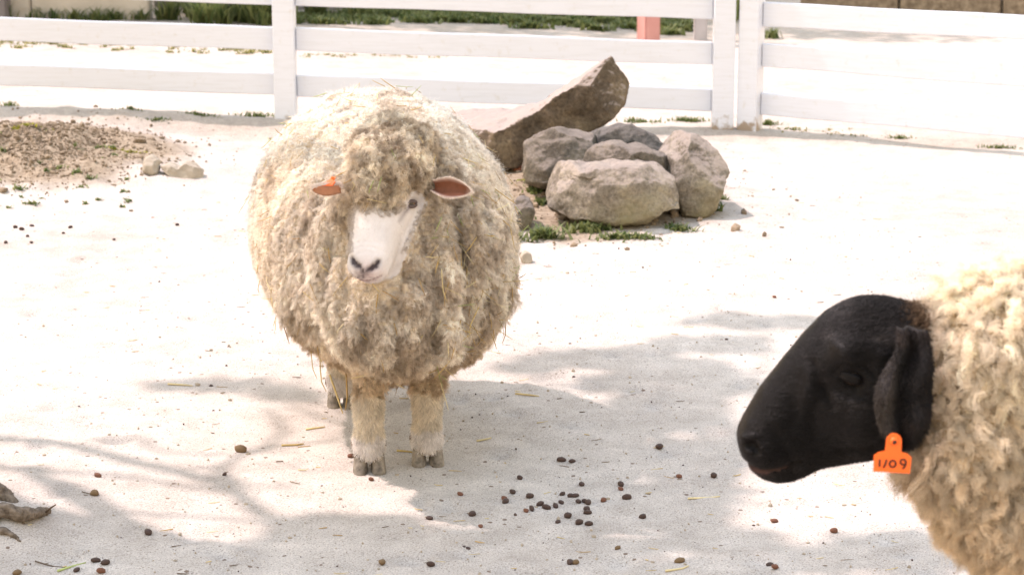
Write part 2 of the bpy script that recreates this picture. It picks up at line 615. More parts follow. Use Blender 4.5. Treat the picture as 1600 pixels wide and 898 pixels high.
fence = empty('paddock_fence', (FA.x, FA.y, 0))
tag(fence, 'long white rail fence running behind the woolly white sheep and rocks', 'fence', 'white paddock fences')
def under(o, par):
    o.matrix_parent_inverse = par.matrix_basis.inverted()
    return o
def fence_run(par, P0, P1, rows, posts_at, seg, width):
    """rows: (z0 low, z0 high, z1 low, z1 high) of each rail at the reference points P0 and P1; posts_at: distances from P0"""
    dv = P1 - P0
    dv.z = 0
    D = dv.length
    dv.normalize()
    for s in posts_at:
        q = P0 + dv * s
        q.z = gzz(q.x, q.y)
        zt = rows[-1][1] + (rows[-1][3] - rows[-1][1]) * s / D
        under(post('post', par, q, width, 0.095, zt + 0.06, dv, M['paint']), par)
    for a, b in zip(posts_at[:-1], posts_at[1:]):
        for (l0, h0, l1, h1) in rows:
            s0, s1 = a + width / 2 + 0.002, b - width / 2 - 0.002
            A, B = P0 + dv * s0, P0 + dv * s1
            j = random.uniform(-0.003, 0.003)
            f0, f1 = s0 / D, s1 / D
            under(bevel_box('rail', par, Vector((A.x, A.y, 0)), Vector((B.x, B.y, 0)), l0 + (l1 - l0) * f0 + j, h0 + (h1 - h0) * f0 + j, 0.032, M['paint'], 0.006, l0 + (l1 - l0) * f1 + j, h0 + (h1 - h0) * f1 + j), par)
# heights of the rails where the picture shows them: the ground falls a little along the fence
def rows_of(pa, pb, Ya, Yb):
    rw = [(at(xa, la, Ya).z, at(xa, ha, Ya).z, at(xb, lb, Yb).z, at(xb, hb, Yb).z) for (xa, la, ha, xb, lb, hb) in zip([pa[0]] * 9, pa[1], pa[2], [pb[0]] * 9, pb[1], pb[2])]
    top = rw[-1]
    rw.append((top[0] + 0.215, top[1] + 0.215, top[2] + 0.215, top[3] + 0.215))
    return rw
P0, P1 = Vector((at(0, 180, 10.50).x, 10.50, 0)), Vector((at(1105, 200, 10.40).x, 10.40, 0))
rows = rows_of((0, (134, 64, -7), (101, 28, -43)), (1105, (173, 102, 30), (138, 67, -5)), 10.50, 10.40)
xp = [at(x, 180, 10.45).x for x in (-236, 447, 1127)]
sp_ = [(x - P0.x) * (P1 - P0).length / (P1.x - P0.x) for x in xp]
fence_run(fence, P0, P1, rows, [sp_[0] - 2.05, sp_[0], sp_[1], sp_[2]], None, 0.100)
q0 = Vector((at(1171, 205, 10.38).x, 10.38, 0))
ang = R(-26)
qe = q0 + Vector((math.cos(ang), math.sin(ang), 0)) * 1.2
xe = CX + FPX * qe.x / (qe.y * math.cos(PITCH) + 1.5 * math.sin(PITCH))
lin = lambda y0, y1: y0 + (y1 - y0) * (xe - 1190) / 410.0
fence2 = empty('paddock_fence', (q0.x, q0.y, 0))
tag(fence2, 'sunlit white rail fence turning off behind the black-faced sheep', 'fence', 'white paddock fences')
rows = rows_of((1171, (178, 104, 41), (144, 68, 3)), (xe, (lin(179, 216), lin(105, 138), lin(42, 62)), (lin(145, 180), lin(69, 101), lin(4, 25))), 10.38, qe.y)
fence_run(fence2, q0, qe, rows, [0.0, 2.1, 4.2], None, 0.095)

# ------------------------------------------------------------------ behind the fence
def plainbox(name, lo, hi, mat, parent=None, rot=0.0, bev=0.01):
    bm = bmesh.new()
    bmesh.ops.create_cube(bm, size=1.0)
    sx, sy, sz = hi[0] - lo[0], hi[1] - lo[1], hi[2] - lo[2]
    bmesh.ops.scale(bm, vec=(sx, sy, sz), verts=bm.verts)
    bmesh.ops.bevel(bm, geom=bm.edges, offset=min(bev, sx / 4, sy / 4, sz / 4), segments=2, affect='EDGES')
    me = bpy.data.meshes.new(name)
    bm.to_mesh(me)
    bm.free()
    o = link(name, me, parent, mat)
    o.location = ((lo[0] + hi[0]) / 2, (lo[1] + hi[1]) / 2, (lo[2] + hi[2]) / 2)
    o.rotation_euler.z = rot
    return o

wl = G(60, 30)
wr = G(232, 34)
wall = empty('garden_wall', (wl.x, wl.y, 0))
tag(wall, 'pale beige concrete garden wall beyond the long fence', 'wall', kind='thing')
# panels stand on a darker foot, a pillar closes the end
pw = (wr.x - wl.x + 0.05)
for k in range(3):
    x1 = wr.x - k * pw - 0.004
    under(plainbox('panel', (x1 - pw + 0.008, wl.y + 0.02, -0.05), (x1, wl.y + 0.16, 1.3), M['concrete'], wall), wall)
under(plainbox('pillar', (at(-60, 20, wl.y - .05).x, wl.y - 0.12, -0.05), (at(14, 20, wl.y - .05).x, wl.y + 0.018, 1.5), M['concrete_dark'], wall), wall)
under(plainbox('coping', (wr.x - 3 * pw, wl.y - 0.02, 1.302), (wr.x + 0.02, wl.y + 0.20, 1.36), M['concrete_dark'], wall), wall)
k0 = G(236, 14)
kerb = empty('retaining_wall', (k0.x, k0.y, 0))
tag(kerb, 'low dark grey retaining wall behind the steel poles and weeds', 'wall', kind='thing')
kx = G(590, 14).x
for k in range(4):
    a = k0.x + (kx - k0.x) * k / 4
    b_ = k0.x + (kx - k0.x) * (k + 1) / 4
    under(plainbox('block', (a + 0.006, k0.y + 0.1, -0.05), (b_ - 0.006, k0.y + 0.4, 0.45), M['concrete_dark'], kerb), kerb)
for i, (px, lab) in enumerate(((361, 'thin pale steel pole beside the beige wall, nearer the wall end'), (376, 'pale steel pole beside the weeds, second from the beige wall'))):
    c = G(px, 33)
    mb = MB().tube([(0, 0, -0.05), (0, 0, 1.6)], 0.02 if i else 0.016, 12)
    mb.tube([(0, 0, -0.02), (0, 0, 0.02)], 0.032, 12).tube([(0, 0, 1.6), (0, 0, 1.63)], 0.03, 12)
    o = mb.build('steel_pole', M['steel'])
    o.location = c
    tag(o, lab, 'pole', 'steel poles by the wall')
c = G(1013, 66)
o = plainbox('pink_post', (-0.055, -0.055, -0.05), (0.055, 0.055, 0.95), M['pink'], None, 0.5)
e = empty('pink_post', c)
o.name, o.parent, o.location = 'post', e, (0, 0, 0.45)
cp = plainbox('cap', (-0.065, -0.065, 0.926), (0.065, 0.065, 0.96), M['pink'], e, 0.5)
tag(e, 'salmon pink square post standing behind the fence near the slab tip', 'post')
c = G(1094, 62)
e = empty('grey_post', c)
o = plainbox('post', (-0.04, -0.04, -0.05), (0.04, 0.04, 0.95), M['greypost'], e)
o2 = plainbox('cap', (-0.048, -0.048, 0.951), (0.048, 0.048, 0.98), M['greypost'], e)
tag(e, 'grey square post behind the fence beside the pink post', 'post')
fb0, fb1 = G(1248, 14), G(1900, 40)
bed = empty('raised_flower_bed', (fb0.x, fb0.y, 0))
tag(bed, 'long brown raised flower bed beyond the sunlit fence', 'flower bed')
bdv = (fb1 - fb0)
bdv.z = 0
bl = bdv.length
bdv.normalize()
for k in range(4):
    A = fb0 + bdv * (bl * k / 4 + 0.01)
    B = fb0 + bdv * (bl * (k + 1) / 4 - 0.01)
    under(bevel_box('edging_board', bed, Vector((A.x, A.y, 0)), Vector((B.x, B.y, 0)), -0.05, 0.16, 0.05, M['terracotta'] if k > 9 else M['soil']), bed)
under(bevel_box('earth', bed, Vector((fb0.x, fb0.y, 0)), Vector((fb0.x, fb0.y, 0)) + bdv * bl, -0.04, 0.13, 1.2, M['soil'], 0.055), bed)

# ------------------------------------------------------------------ grass and weeds
def blades(name, spots, mat, label, cat, seed, kind='stuff'):
    """spots: (X, Y, radius_x, radius_y, count, height, width)"""
    r = np.random.default_rng(seed)
    V, F = [], []
    for (X, Y, rx, ry, n, h, w) in spots:
        a, q = r.uniform(0, 2 * math.pi, n), np.abs(r.normal(0, 0.55, n))
        bx, by = X + np.cos(a) * q * rx, Y + np.sin(a) * q * ry
        bz = gz(bx, by)
        for k in range(n):
            hh = h * r.uniform(0.45, 1.15)
            an = r.uniform(0, 2 * math.pi)
            ln = r.uniform(0.2, 1.6) * hh
            dx, dy = math.cos(an), math.sin(an)
            ww = w * r.uniform(0.6, 1.3)
            b = len(V)
            px, py, pz = bx[k], by[k], bz[k] - 0.004
            V += [(px - dy * ww, py + dx * ww, pz), (px + dy * ww, py - dx * ww, pz),
                  (px + dx * ln * 0.35 + dy * ww * 0.8, py + dy * ln * 0.35 - dx * ww * 0.8, pz + hh * 0.62),
                  (px + dx * ln * 0.35 - dy * ww * 0.8, py + dy * ln * 0.35 + dx * ww * 0.8, pz + hh * 0.62),
                  (px + dx * ln, py + dy * ln, pz + hh)]
            F += [(b, b + 1, b + 2, b + 3), (b + 3, b + 2, b + 4)]
    o = mesh(name, V, F, mat)
    tag(o, label, cat, kind=kind)
    return o

def sp(x, y, rx, ry, n, h, w=0.004):
    p = G(x, y)
    s = p.y / FPX
    return (p.x, p.y, rx * s, ry * s * 3.5, max(4, int(n * 0.6)), h * (0.8 if h > 0.055 else 0.55), w)

blades('grass', [sp(205, 178, 22, 3, 90, 0.035), sp(245, 182, 30, 2, 90, 0.03), sp(310, 180, 40, 3, 160, 0.035), sp(400, 182, 30, 3, 160, 0.05),
                 sp(15, 172, 20, 3, 80, 0.05), sp(1000, 192, 40, 3, 160, 0.04), sp(1075, 190, 35, 3, 260, 0.05), sp(1200, 195, 22, 4, 200, 0.05),
                 sp(1240, 203, 30, 3, 90, 0.03), sp(1405, 216, 25, 2, 120, 0.035), sp(1560, 232, 40, 3, 160, 0.04), sp(1330, 212, 40, 2, 40, 0.025), sp(990, 190, 10, 2, 60, 0.05)],
       M['grass'], 'short green grass growing along the foot of the fences', 'grass', 1)
blades('grass', [sp(845, 320, 9, 3, 160, 0.05, 0.005), sp(850, 372, 34, 6, 240, 0.06, 0.007), sp(920, 362, 50, 5, 260, 0.058, 0.007), sp(835, 300, 16, 6, 140, 0.05, 0.006), sp(810, 375, 16, 6, 120, 0.05, 0.006), sp(960, 372, 40, 5, 160, 0.05, 0.007), sp(1000, 372, 40, 4, 220, 0.04, 0.006),
                 sp(1060, 360, 30, 5, 160, 0.05, 0.006), sp(1110, 330, 18, 6, 160, 0.06, 0.006), sp(830, 285, 25, 5, 140, 0.03, 0.005), sp(820, 340, 18, 6, 60, 0.03), sp(1130, 310, 8, 4, 50, 0.04)],
       M['grass'], 'green weeds sprouting round the foot of the rock pile', 'weeds', 2)
blades('moss', [sp(845, 318, 10, 3, 260, 0.03, 0.006), sp(820, 282, 28, 4, 240, 0.012, 0.006), sp(35, 200, 24, 2, 300, 0.035, 0.006), sp(70, 207, 12, 2, 40, 0.03, 0.006), sp(205, 238, 28, 2, 160, 0.02, 0.005), sp(180, 230, 24, 2, 60, 0.02, 0.005)],
       M['moss'], 'yellow-green moss patches on the soil mound and by the rocks', 'moss', 3)
wsp = []
rr = random.Random(5)
for k in range(26):
    wsp.append(sp(rr.uniform(0, 205), rr.uniform(222, 330), rr.uniform(4, 9), 1.5, 22, 0.028, 0.005))
for (x, y) in ((48, 325), (30, 304), (120, 290), (140, 278), (90, 262), (155, 232), (175, 232)):
    wsp.append(sp(x, y, 10, 1.6, 45, 0.035, 0.005))
blades('weeds', wsp, M['grass'], 'tiny green weeds dotted over the brown soil mound', 'weeds', 4)
bgs = []
for k in range(420):
    x = rr.uniform(575, 1080)
    bgs.append(sp(x, rr.uniform(-25, 36 + (x - 560) * 0.035 + rr.uniform(-14, 4)), 26, 2.6, 150, 0.06, 0.012))
for k in range(40):
    x = rr.uniform(455, 580)
    bgs.append(sp(x, rr.uniform(24, 40), 16, 2.0, 60, 0.06, 0.008))
for k in range(60):
    bgs.append(sp(rr.uniform(295, 432), rr.uniform(14, 40), 12, 2, 80, rr.uniform(0.12, 0.28), 0.007))
for k in range(26):
    bgs.append(sp(rr.uniform(0, 230), rr.uniform(27, 33), 14, 1.5, 40, rr.uniform(0.05, 0.14), 0.006))
bgs += [sp(265, 32, 16, 2, 160, 0.25, 0.006), sp(250, 32, 10, 2, 60, 0.15, 0.006), sp(495, 28, 25, 3, 220, 0.18, 0.007), sp(560, 30, 24, 3, 240, 0.14, 0.007), sp(1205, 60, 14, 3, 120, 0.09, 0.006), sp(1148, 30, 10, 8, 120, 0.5, 0.01)]
blades('grass', bgs, M['grass'], 'green lawn and tall weeds beyond the long fence', 'grass', 6)
dry = []
for k in range(60):
    x = rr.uniform(-30, 420)
    dry.append(sp(x, 69 + x * 0.028 + rr.uniform(-7, 7), 14, 1.4, 26, 0.045, 0.006))
for k in range(20):
    x = rr.uniform(470, 700)
    dry.append(sp(x, 88 + rr.uniform(-3, 3), 14, 1.4, 12, 0.03, 0.006))
for k in range(16):
    dry.append(sp(rr.uniform(1220, 1330), rr.uniform(200, 210), 10, 1.4, 10, 0.02, 0.004))
blades('dry_grass', dry, M['grass_dry'], 'yellowish dry grass strip on the ground just outside the fence', 'grass', 7)
# bed plants with violet flowers
fl, fv, ff = [], [], []
for k in range(110):
    t_ = rr.uniform(0.12, 1)
    p = fb0 + bdv * (bl * t_) + Vector((-bdv.y, bdv.x, 0)) * rr.uniform(0.08, 0.9)
    fl.append((p.x, p.y, 0.06, 0.06, 26, rr.uniform(0.10, 0.24), 0.006))
gl = blades('bed_plants', fl, M['grass'], 'leafy green plants filling the brown raised flower bed', 'plants', 8)
V = np.array([v.co[:] for v in gl.data.vertices])
V[:, 2] += 0.13 - gz(V[:, 0], V[:, 1]) * 0
setverts(gl.data, V)
mb = MB()
for (x, y, *_r) in fl:
    for j in range(rr.randint(2, 5)):
        c = Vector((x + rr.uniform(-.07, .07), y + rr.uniform(-.07, .07), 0.15 + rr.uniform(0.10, 0.22)))
        n = 5
        b = len(mb.V)
        rot = rr.uniform(0, 6)
        tilt = Matrix.Rotation(rr.uniform(0.2, 1.2), 3, 'X') @ Matrix.Rotation(rot, 3, 'Z')
        for q in range(n):
            a = 2 * math.pi * q / n
            P = [Vector((0, 0, 0)), Vector((math.cos(a - .5) * .008, math.sin(a - .5) * .008, .003)), Vector((math.cos(a) * .014, math.sin(a) * .014, .002)), Vector((math.cos(a + .5) * .008, math.sin(a + .5) * .008, .003))]
            mb.add([c + tilt @ p for p in P], [(0, 1, 2, 3)])
fo = mb.build('flower_heads', M['flower'])
tag(fo, 'tiny pale violet flowers over the raised flower bed', 'flowers', kind='stuff')

# ------------------------------------------------------------------ rocks
def rock(name, front, Y, depth, mat, label, group='rocks of the pile', shear=(0, 0), taper=(0.72, 0.7), rough=1.0, seed=0, vox=0.010, smooth=1, back=None, cuts=12):
    """front: silhouette in picture positions, stood at depth Y .. Y+depth; back: the matching far silhouette, else the front moved by shear"""
    P = [at(x, y, Y) for x, y in front]
    c = sum(P, Vector()) / len(P)
    Q = [at(x, y, Y + depth) for x, y in back] if back else None
    cq = sum(Q, Vector()) / len(Q) if back else None
    mb = MB()
    rings = []
    for k, (t, s) in enumerate(((0.0, taper[0]), (0.14, 0.95), (0.40, 1.0), (0.75, 0.95), (1.0, taper[1]))):
        if back:
            cc = c.lerp(cq, t)
            rings.append([cc + (p.lerp(q, t) - cc) * s for p, q in zip(P, Q)])
        else:
            off = Vector((shear[0] * t, depth * t, shear[1] * t))
            rings.append([c + (p - c) * s + off for p in P])
    mb.rings(rings)
    me = remesh(mb, vox, smooth)
    V, Nn = verts(me), normals(me)
    size = max((V.max(0) - V.min(0)))
    r_ = np.random.default_rng(seed + 900)
    mid = V.mean(0)
    for k in range(cuts):                                # broken faces
        d = r_.normal(0, 1, 3)
        d[2] = abs(d[2]) * 0.8
        if k % 2:
            d[1] = -abs(d[1]) * 1.3
        d /= np.linalg.norm(d)
        h = (V - mid) @ d
        o_ = h.max() * r_.uniform(0.74, 0.90)
        V = V - d[None] * np.clip(h - o_, 0, None)[:, None] * 0.96
    n1 = fbm(V * (3.2 / size) + seed * 7.7, 3, seed + 100)
    n2 = fbm(V * 16 + seed, 4, seed + 200)
    n3 = fbm(V * 55 + seed, 3, seed + 250)
    rid = 1 - np.abs(fbm(V * 7 + seed * 3.1, 3, seed + 300)) * 2
    V = V + Nn * (n1 * 0.018 * size + n2 * 0.013 * rough + (rid - 0.5) * 0.012 * rough + n3 * 0.005 * rough)[:, None]
    base = Vector(V.mean(0))
    base.z = V[:, 2].min()
    setverts(me, V - np.array(base))
    o = link(name, me, None, mat)
    o.location = base
    tag(o, label, 'rock', group)
    return o

rock('slab_rock', [(738, 214), (790, 199), (832, 174), (872, 145), (920, 113), (950, 92), (970, 80), (984, 100), (987, 132), (979, 164), (964, 186), (925, 208), (880, 217), (836, 230), (808, 268), (776, 270), (750, 246)],
     9.25, 0.36, M['rock_slab'], 'big brown slab leaning up to a point behind the boulders', taper=(0.93, 0.95), seed=1, cuts=5, rough=0.8,
     back=[(672, 178), (732, 169), (794, 167), (840, 163), (890, 131), (930, 103), (962, 84), (975, 100), (978, 130), (970, 160), (950, 180), (905, 204), (862, 222), (800, 252), (740, 260), (700, 258), (680, 238)])
rock('boulder', [(817, 224), (828, 206), (880, 199), (908, 201), (945, 212), (952, 246), (945, 296), (845, 296), (822, 286)],
     8.55, 0.58, M['rock'], 'brown block-shaped boulder under the lower end of the big slab', seed=3, taper=(0.88, 0.75), shear=(0, -0.11))
rock('boulder', [(906, 222), (932, 199), (962, 190), (987, 191), (1020, 207), (1052, 232), (1072, 252), (1066, 296), (920, 296)],
     8.62, 0.62, M['rock_grey'], 'dark grey boulder with a smooth sloping back behind the small rock', seed=4, taper=(0.85, 0.75), shear=(0, -0.12))
rock('small_rock', [(912, 252), (930, 235), (960, 229), (985, 238), (1003, 236), (1028, 245), (1054, 255), (1050, 290), (916, 290)],
     8.36, 0.22, M['rock'], 'small brown rock wedged on top in the middle of the pile', seed=5, vox=0.008, cuts=8)
rock('boulder', [(845, 285), (853, 266), (880, 263), (912, 270), (930, 265), (975, 263), (1032, 265), (1066, 278), (1084, 300), (1088, 322), (1074, 332), (1042, 337), (1012, 353), (975, 360), (935, 354), (895, 351), (864, 340), (848, 312)],
     8.16, 0.30, M['rock_pale'], 'broad pale boulder at the very front of the rock pile', seed=6, taper=(0.82, 0.75), vox=0.008)
rock('boulder', [(1030, 262), (1042, 232), (1060, 216), (1090, 220), (1120, 238), (1138, 254), (1143, 276), (1132, 294), (1124, 330), (1100, 350), (1066, 350), (1048, 300)],
     8.36, 0.34, M['rock_pale'], 'tall tan boulder at the end of the pile facing the open sand', seed=7, taper=(0.85, 0.75))
rock('small_rock', [(795, 350), (800, 316), (815, 311), (832, 320), (834, 342), (824, 362)], 8.15, 0.18, M['rock'], 'small brown rock half hidden beside the woolly sheep', seed=8, vox=0.008)
rock('small_stone', [(222, 268), (224, 252), (234, 247), (245, 256), (246, 270), (236, 276)], G(235, 272).y, 0.10, M['stone'], 'small knobbly stone at the edge of the soil mound', 'stones by the soil mound', seed=9, vox=0.005, rough=0.9, cuts=10)
rock('flat_stone', [(246, 264), (258, 261), (275, 268), (288, 258), (300, 260), (316, 274), (312, 284), (285, 287), (262, 279)], G(280, 283).y, 0.16, M['stone'], 'flat tan stone lying on sand beside the knobbly one', 'stones by the soil mound', seed=10, vox=0.005, rough=0.7, cuts=12)
rock('pebble', [(815, 412), (812, 402), (820, 393), (830, 398), (832, 410), (824, 416)], G(822, 412).y, 0.05, M['stone'], 'pale pebble on the sand below the rock pile', 'stones by the rock pile', seed=11, vox=0.004, rough=0.2, cuts=4)
# broken tile lying between the slab and the block
c = G(808, 266)
bm = bmesh.new()
bmesh.ops.create_cube(bm, size=1)
bmesh.ops.scale(bm, vec=(0.10, 0.11, 0.022), verts=bm.verts)
bm.verts.ensure_lookup_table()
bm.verts[0].co.x += 0.03
bm.verts[1].co.x += 0.03
bmesh.ops.bevel(bm, geom=bm.edges, offset=0.003, segments=1, affect='EDGES')
me = bpy.data.meshes.new('broken_tile')
bm.to_mesh(me)
bm.free()
o = link('broken_tile', me, None, M['terracotta'])
o.location, o.rotation_euler = c + Vector((0, 0, 0.02)), (0.25, 0.1, 0.5)
tag(o, 'broken red clay tile lying between the slab and block boulder', 'tile')

# loose clods and grit
def lumps(name, pts, mat, label, cat, seed):
    r = np.random.default_rng(seed)
    bm = bmesh.new()
    bmesh.ops.create_icosphere(bm, subdivisions=1, radius=1)
    bv = np.array([v.co[:] for v in bm.verts])
    bf = np.array([[v.index for v in f.verts] for f in bm.faces])
    bm.free()
    V, F = [], []
    for k, (x, y, z, s) in enumerate(pts):
        q = bv * (1 + r.uniform(-0.35, 0.25, (len(bv), 1))) * r.uniform(0.6, 1.25, 3) * s
        V.append(q + np.array([x, y, z + s * 0.2]))
        F.append(bf + k * len(bv))
    me = bpy.data.meshes.new(name)
    me.from_pydata(np.vstack(V).tolist(), [], np.vstack(F).tolist())
    o = link(name, me, None, mat)
    tag(o, label, cat, kind='stuff')
    return o

r = np.random.default_rng(9)
n = 9000
cx, cy = MOUND.x - 0.05 + r.normal(0, 0.30, n), MOUND.y + r.normal(0, 0.33, n)
lumps('soil_clods', list(zip(cx, cy, gz(cx, cy), r.gamma(1.2, 0.0024, n) + 0.0018)), M['soil'], 'loose brown soil clods heaped on the low mound', 'soil', 10)
n = 700
cx, cy = ROCKC.x - 0.06 + r.normal(0, 0.30, n), ROCKC.y - 0.20 + r.normal(0, 0.34, n)
lumps('soil_clods', list(zip(cx, cy, gz(cx, cy), r.gamma(1.4, 0.0036, n) + 0.002)), M['soil'], 'earth crumbs and stones scattered under the rock pile', 'soil', 11)
n = 2600
gxx = r.uniform(-1.5, 1.5, n) * r.uniform(0.5, 1.2, n)
gyy = 4.4 + 5.6 * r.uniform(0, 1, n) ** 1.6
lumps('grit', list(zip(gxx, gyy, gz(gxx, gyy), r.gamma(1.6, 0.0009, n) + 0.0008)), M['stone'], 'fine grit and tiny stones strewn over the sand', 'grit', 12)
n = 420
gxx, gyy = r.uniform(-1.4, 1.4, n), 4.4 + 3.6 * r.uniform(0, 1, n) ** 1.3
lumps('dark_crumbs', list(zip(gxx, gyy, gz(gxx, gyy), r.gamma(1.3, 0.0009, n) + 0.0008)), M['dung'], 'tiny dark crumbs sprinkled over the sand', 'crumbs', 13)
# ------------------------------------------------------------------ the tree whose roots reach into the picture
T0 = Vector((-1.78, 5.00, 0))
tree = empty('shade_tree', T0)
tag(tree, 'big tree with sand-dusted roots reaching in beside the foreground shade', 'tree')
Tl = lambda p: Vector(p) - T0
mb = MB()
tp = [T0 + Vector((0.02 * math.sin(k), 0.03 * math.cos(k * 1.3), z)) for k, z in enumerate((-0.1, 0.08, 0.25, 0.6, 1.1, 1.7, 2.3))]
mb.tube([Tl(p) for p in tp], [0.30, 0.25, 0.20, 0.175, 0.165, 0.155, 0.13], 18)
me = remesh(mb, 0.03, 2)
V, Nn = verts(me), normals(me)
me2 = V + Nn * (0.03 * fbm(V * np.array([7, 7, 1.6]), 3, 400))[:, None]
setverts(me, me2)
link('trunk', me, tree, M['bark'])
SH = lambda g, h: Vector((g.x, g.y, 0)) + Vector(SDIR) * (h / SDIR.z)
def limb(pts, r0, r1, name='branch', mat=None):
    A = catmull([list(p) for p in pts], 4)
    A = A + 0.02 * np.stack([fbm(A * 3, 2, 500 + k) for k in range(3)], 1)
    rad = np.linspace(r0, r1, len(A))
    m_ = MB().tube([Tl(p) for p in A], list(rad), 7)
    return m_.build(name, mat or M['bark'], tree)
FORK = T0 + Vector((0, 0, 2.2))
# bare lower branches; their shadows make the net of strokes on the sand
strokes = [([(0, 685), (110, 700), (170, 712), (225, 728), (280, 742), (330, 757), (375, 775), (415, 805), (470, 830)], 3.0, 0.030, 0.022),
           ([(375, 775), (345, 745), (370, 715), (415, 695), (440, 670), (415, 640)], 3.05, 0.018, 0.010),
           ([(360, 718), (440, 697), (520, 690), (560, 670)], 3.1, 0.012, 0.008),
           ([(-40, 720), (60, 745), (140, 770), (200, 800), (330, 810), (430, 820)], 2.8, 0.016, 0.008),
           ([(150, 690), (210, 686), (260, 706), (350, 712)], 3.2, 0.014, 0.008),
           ([(90, 740), (190, 745), (300, 768), (375, 775)], 2.9, 0.012, 0.010),
           ([(280, 742), (330, 735), (400, 765), (470, 760)], 3.1, 0.012, 0.006)]
for k, (pl, h, r0, r1) in enumerate(strokes):
    pts = [SH(onz(x, y), h + 0.25 * i / len(pl)) for i, (x, y) in enumerate(pl)]
    limb(pts, r0 * 1.0, r1 * 1.05)
limb([FORK - Vector((0, 0, .3)), FORK + Vector((-0.3, 0.15, 0.35)), SH(onz(0, 685), 3.0) - Vector((0.5, 0, 0.15)), SH(onz(0, 685), 3.0)], 0.07, 0.03)
limb([FORK - Vector((0, 0, .2)), SH(onz(-160, 725), 2.7), SH(onz(-40, 720), 2.8)], 0.05, 0.017)
limb([FORK - Vector((0, 0, .2)), SH(onz(60, 745), 2.7), SH(onz(90, 740), 2.9)], 0.04, 0.013)
# leafy clumps: (picture spot of the shade, radius x, radius y, height, leaves)
clumps = [(60, 905, 170, 40, 3.2, 300), (260, 900, 140, 36, 3.4, 330), (430, 890, 130, 40, 3.3, 320), (620, 892, 150, 42, 3.5, 360), (800, 890, 140, 34, 3.6, 330), (980, 905, 140, 26, 3.7, 280), (1150, 900, 120, 26, 3.8, 200),
          (540, 822, 110, 16, 3.4, 150), (990, 790, 100, 34, 4.0, 260), (1060, 640, 70, 34, 4.2, 200), (1060, 580, 90, 22, 4.3, 200),
          (1070, 710, 60, 22, 4.0, 90), (350, 606, 120, 10, 4.2, 120), (455, 620, 50, 8, 4.2, 50), (1110, 540, 110, 14, 4.4, 230), (1190, 505, 110, 12, 4.5, 220), (940, 560, 130, 14, 4.3, 220), (830, 578, 50, 7, 4.2, 50), (1130, 600, 60, 16, 4.3, 90), (1400, 870, 160, 30, 3.9, 260), (1180, 850, 60, 14, 3.9, 60),
          (1090, 780, 70, 24, 3.9, 100), (1000, 650, 55, 36, 4.2, 150), (965, 600, 60, 14, 4.25, 80), (1020, 720, 60, 20, 4.1, 90), (700, 850, 120, 10, 3.5, 110), (880, 850, 80, 8, 3.7, 60)]
rl = np.random.default_rng(21)
leafV, leafF = [], []
hub = [FORK + Vector((0.5, 0.35, 0.9)), FORK + Vector((0.9, -0.35, 1.0)), FORK + Vector((0.1, -0.3, 0.8))]
limb([FORK - Vector((0, 0, .3)), FORK + Vector((0.2, 0.12, 0.5)), hub[0]], 0.10, 0.06)
limb([FORK - Vector((0, 0, .3)), FORK + Vector((0.4, -0.1, 0.5)), hub[1]], 0.09, 0.055)
limb([FORK - Vector((0, 0, .3)), FORK + Vector((0.0, -0.15, 0.4)), hub[2]], 0.08, 0.05)
for (x, y, rx, ry, h, n) in clumps:
    g = onz(x, y)
    s = g.y / FPX
    c = SH(g, h)
    hb = min(hub, key=lambda q: (q - c).length)
    mid = (hb + c) / 2 + Vector((0, 0, 0.12))
    limb([hb, mid, c], 0.028, 0.008)
    ax, ay = rx * s, ry * s / 0.30
    for k in range(n):
        a, q = rl.uniform(0, 6.283), math.sqrt(rl.uniform())
        dz = rl.uniform(-0.22, 0.22)
        p = c + Vector((math.cos(a) * q * ax, math.sin(a) * q * ay, 0)) + SDIR * dz / SDIR.z
        L, W = rl.uniform(0.05, 0.085), rl.uniform(0.022, 0.034)
        Q = Matrix.Rotation(rl.uniform(0, 6.283), 3, 'Z') @ Matrix.Rotation(rl.uniform(-0.6, 0.6), 3, 'X') @ Matrix.Rotation(rl.uniform(-0.6, 0.6), 3, 'Y')
        b = len(leafV)
        for v in ((0, 0, 0), (L * 0.45, W, 0.006), (L, 0, -0.006), (L * 0.45, -W, 0.006)):
            leafV.append(Tl(p + Q @ Vector(v)))
        leafF.append((b, b + 1, b + 2, b + 3))
lf = mesh('crown', leafV, leafF, M['leaf'], tree)
lf['kind'] = 'stuff'
# roots breaking the sand
def root(pix, rad, h):
    P = []
    for (x, y, dz) in pix:
        g = G(x, y)
        P.append(Vector((g.x, g.y, gzz(g.x, g.y) + dz)))
    A = catmull([list(p) for p in P], 5)
    m_ = MB().tube([Tl(p) for p in A], list(np.interp(np.linspace(0, 1, len(A)), np.linspace(0, 1, len(rad)), rad)), 14)
    me_ = remesh(m_, 0.006, 2)
    V_, N_ = verts(me_), normals(me_)
    setverts(me_, V_ + N_ * (0.010 * fbm(V_ * 18, 3, 600) + 0.005 * fbm(V_ * 60, 3, 601))[:, None])
    return link('root', me_, tree, M['root'])
root([(-140, 852, 0.0), (-60, 844, 0.015), (0, 836, 0.020), (30, 824, 0.018), (56, 811, 0.016), (72, 803, 0.006), (80, 800, -0.01)], [0.045, 0.030, 0.019, 0.016, 0.014, 0.011, 0.006], 0)
root([(-140, 800, 0.0), (-60, 782, 0.015), (-15, 775, 0.010), (8, 778, 0.002), (24, 786, -0.02)], [0.045, 0.036, 0.026, 0.020, 0.010], 0)
root([(-60, 866, 0.004), (-10, 848, 0.006), (18, 849, 0.002), (36, 851, -0.004)], [0.018, 0.010, 0.007, 0.004], 0)
g = G(70, 810)
tw = MB().tube([Vector((0, 0, 0)), Vector((0.012, -0.004, 0.012)), Vector((0.024, -0.006, 0.020))], [0.0028, 0.0024, 0.0016], 6).build('broken_twig', M['wood_dark'])
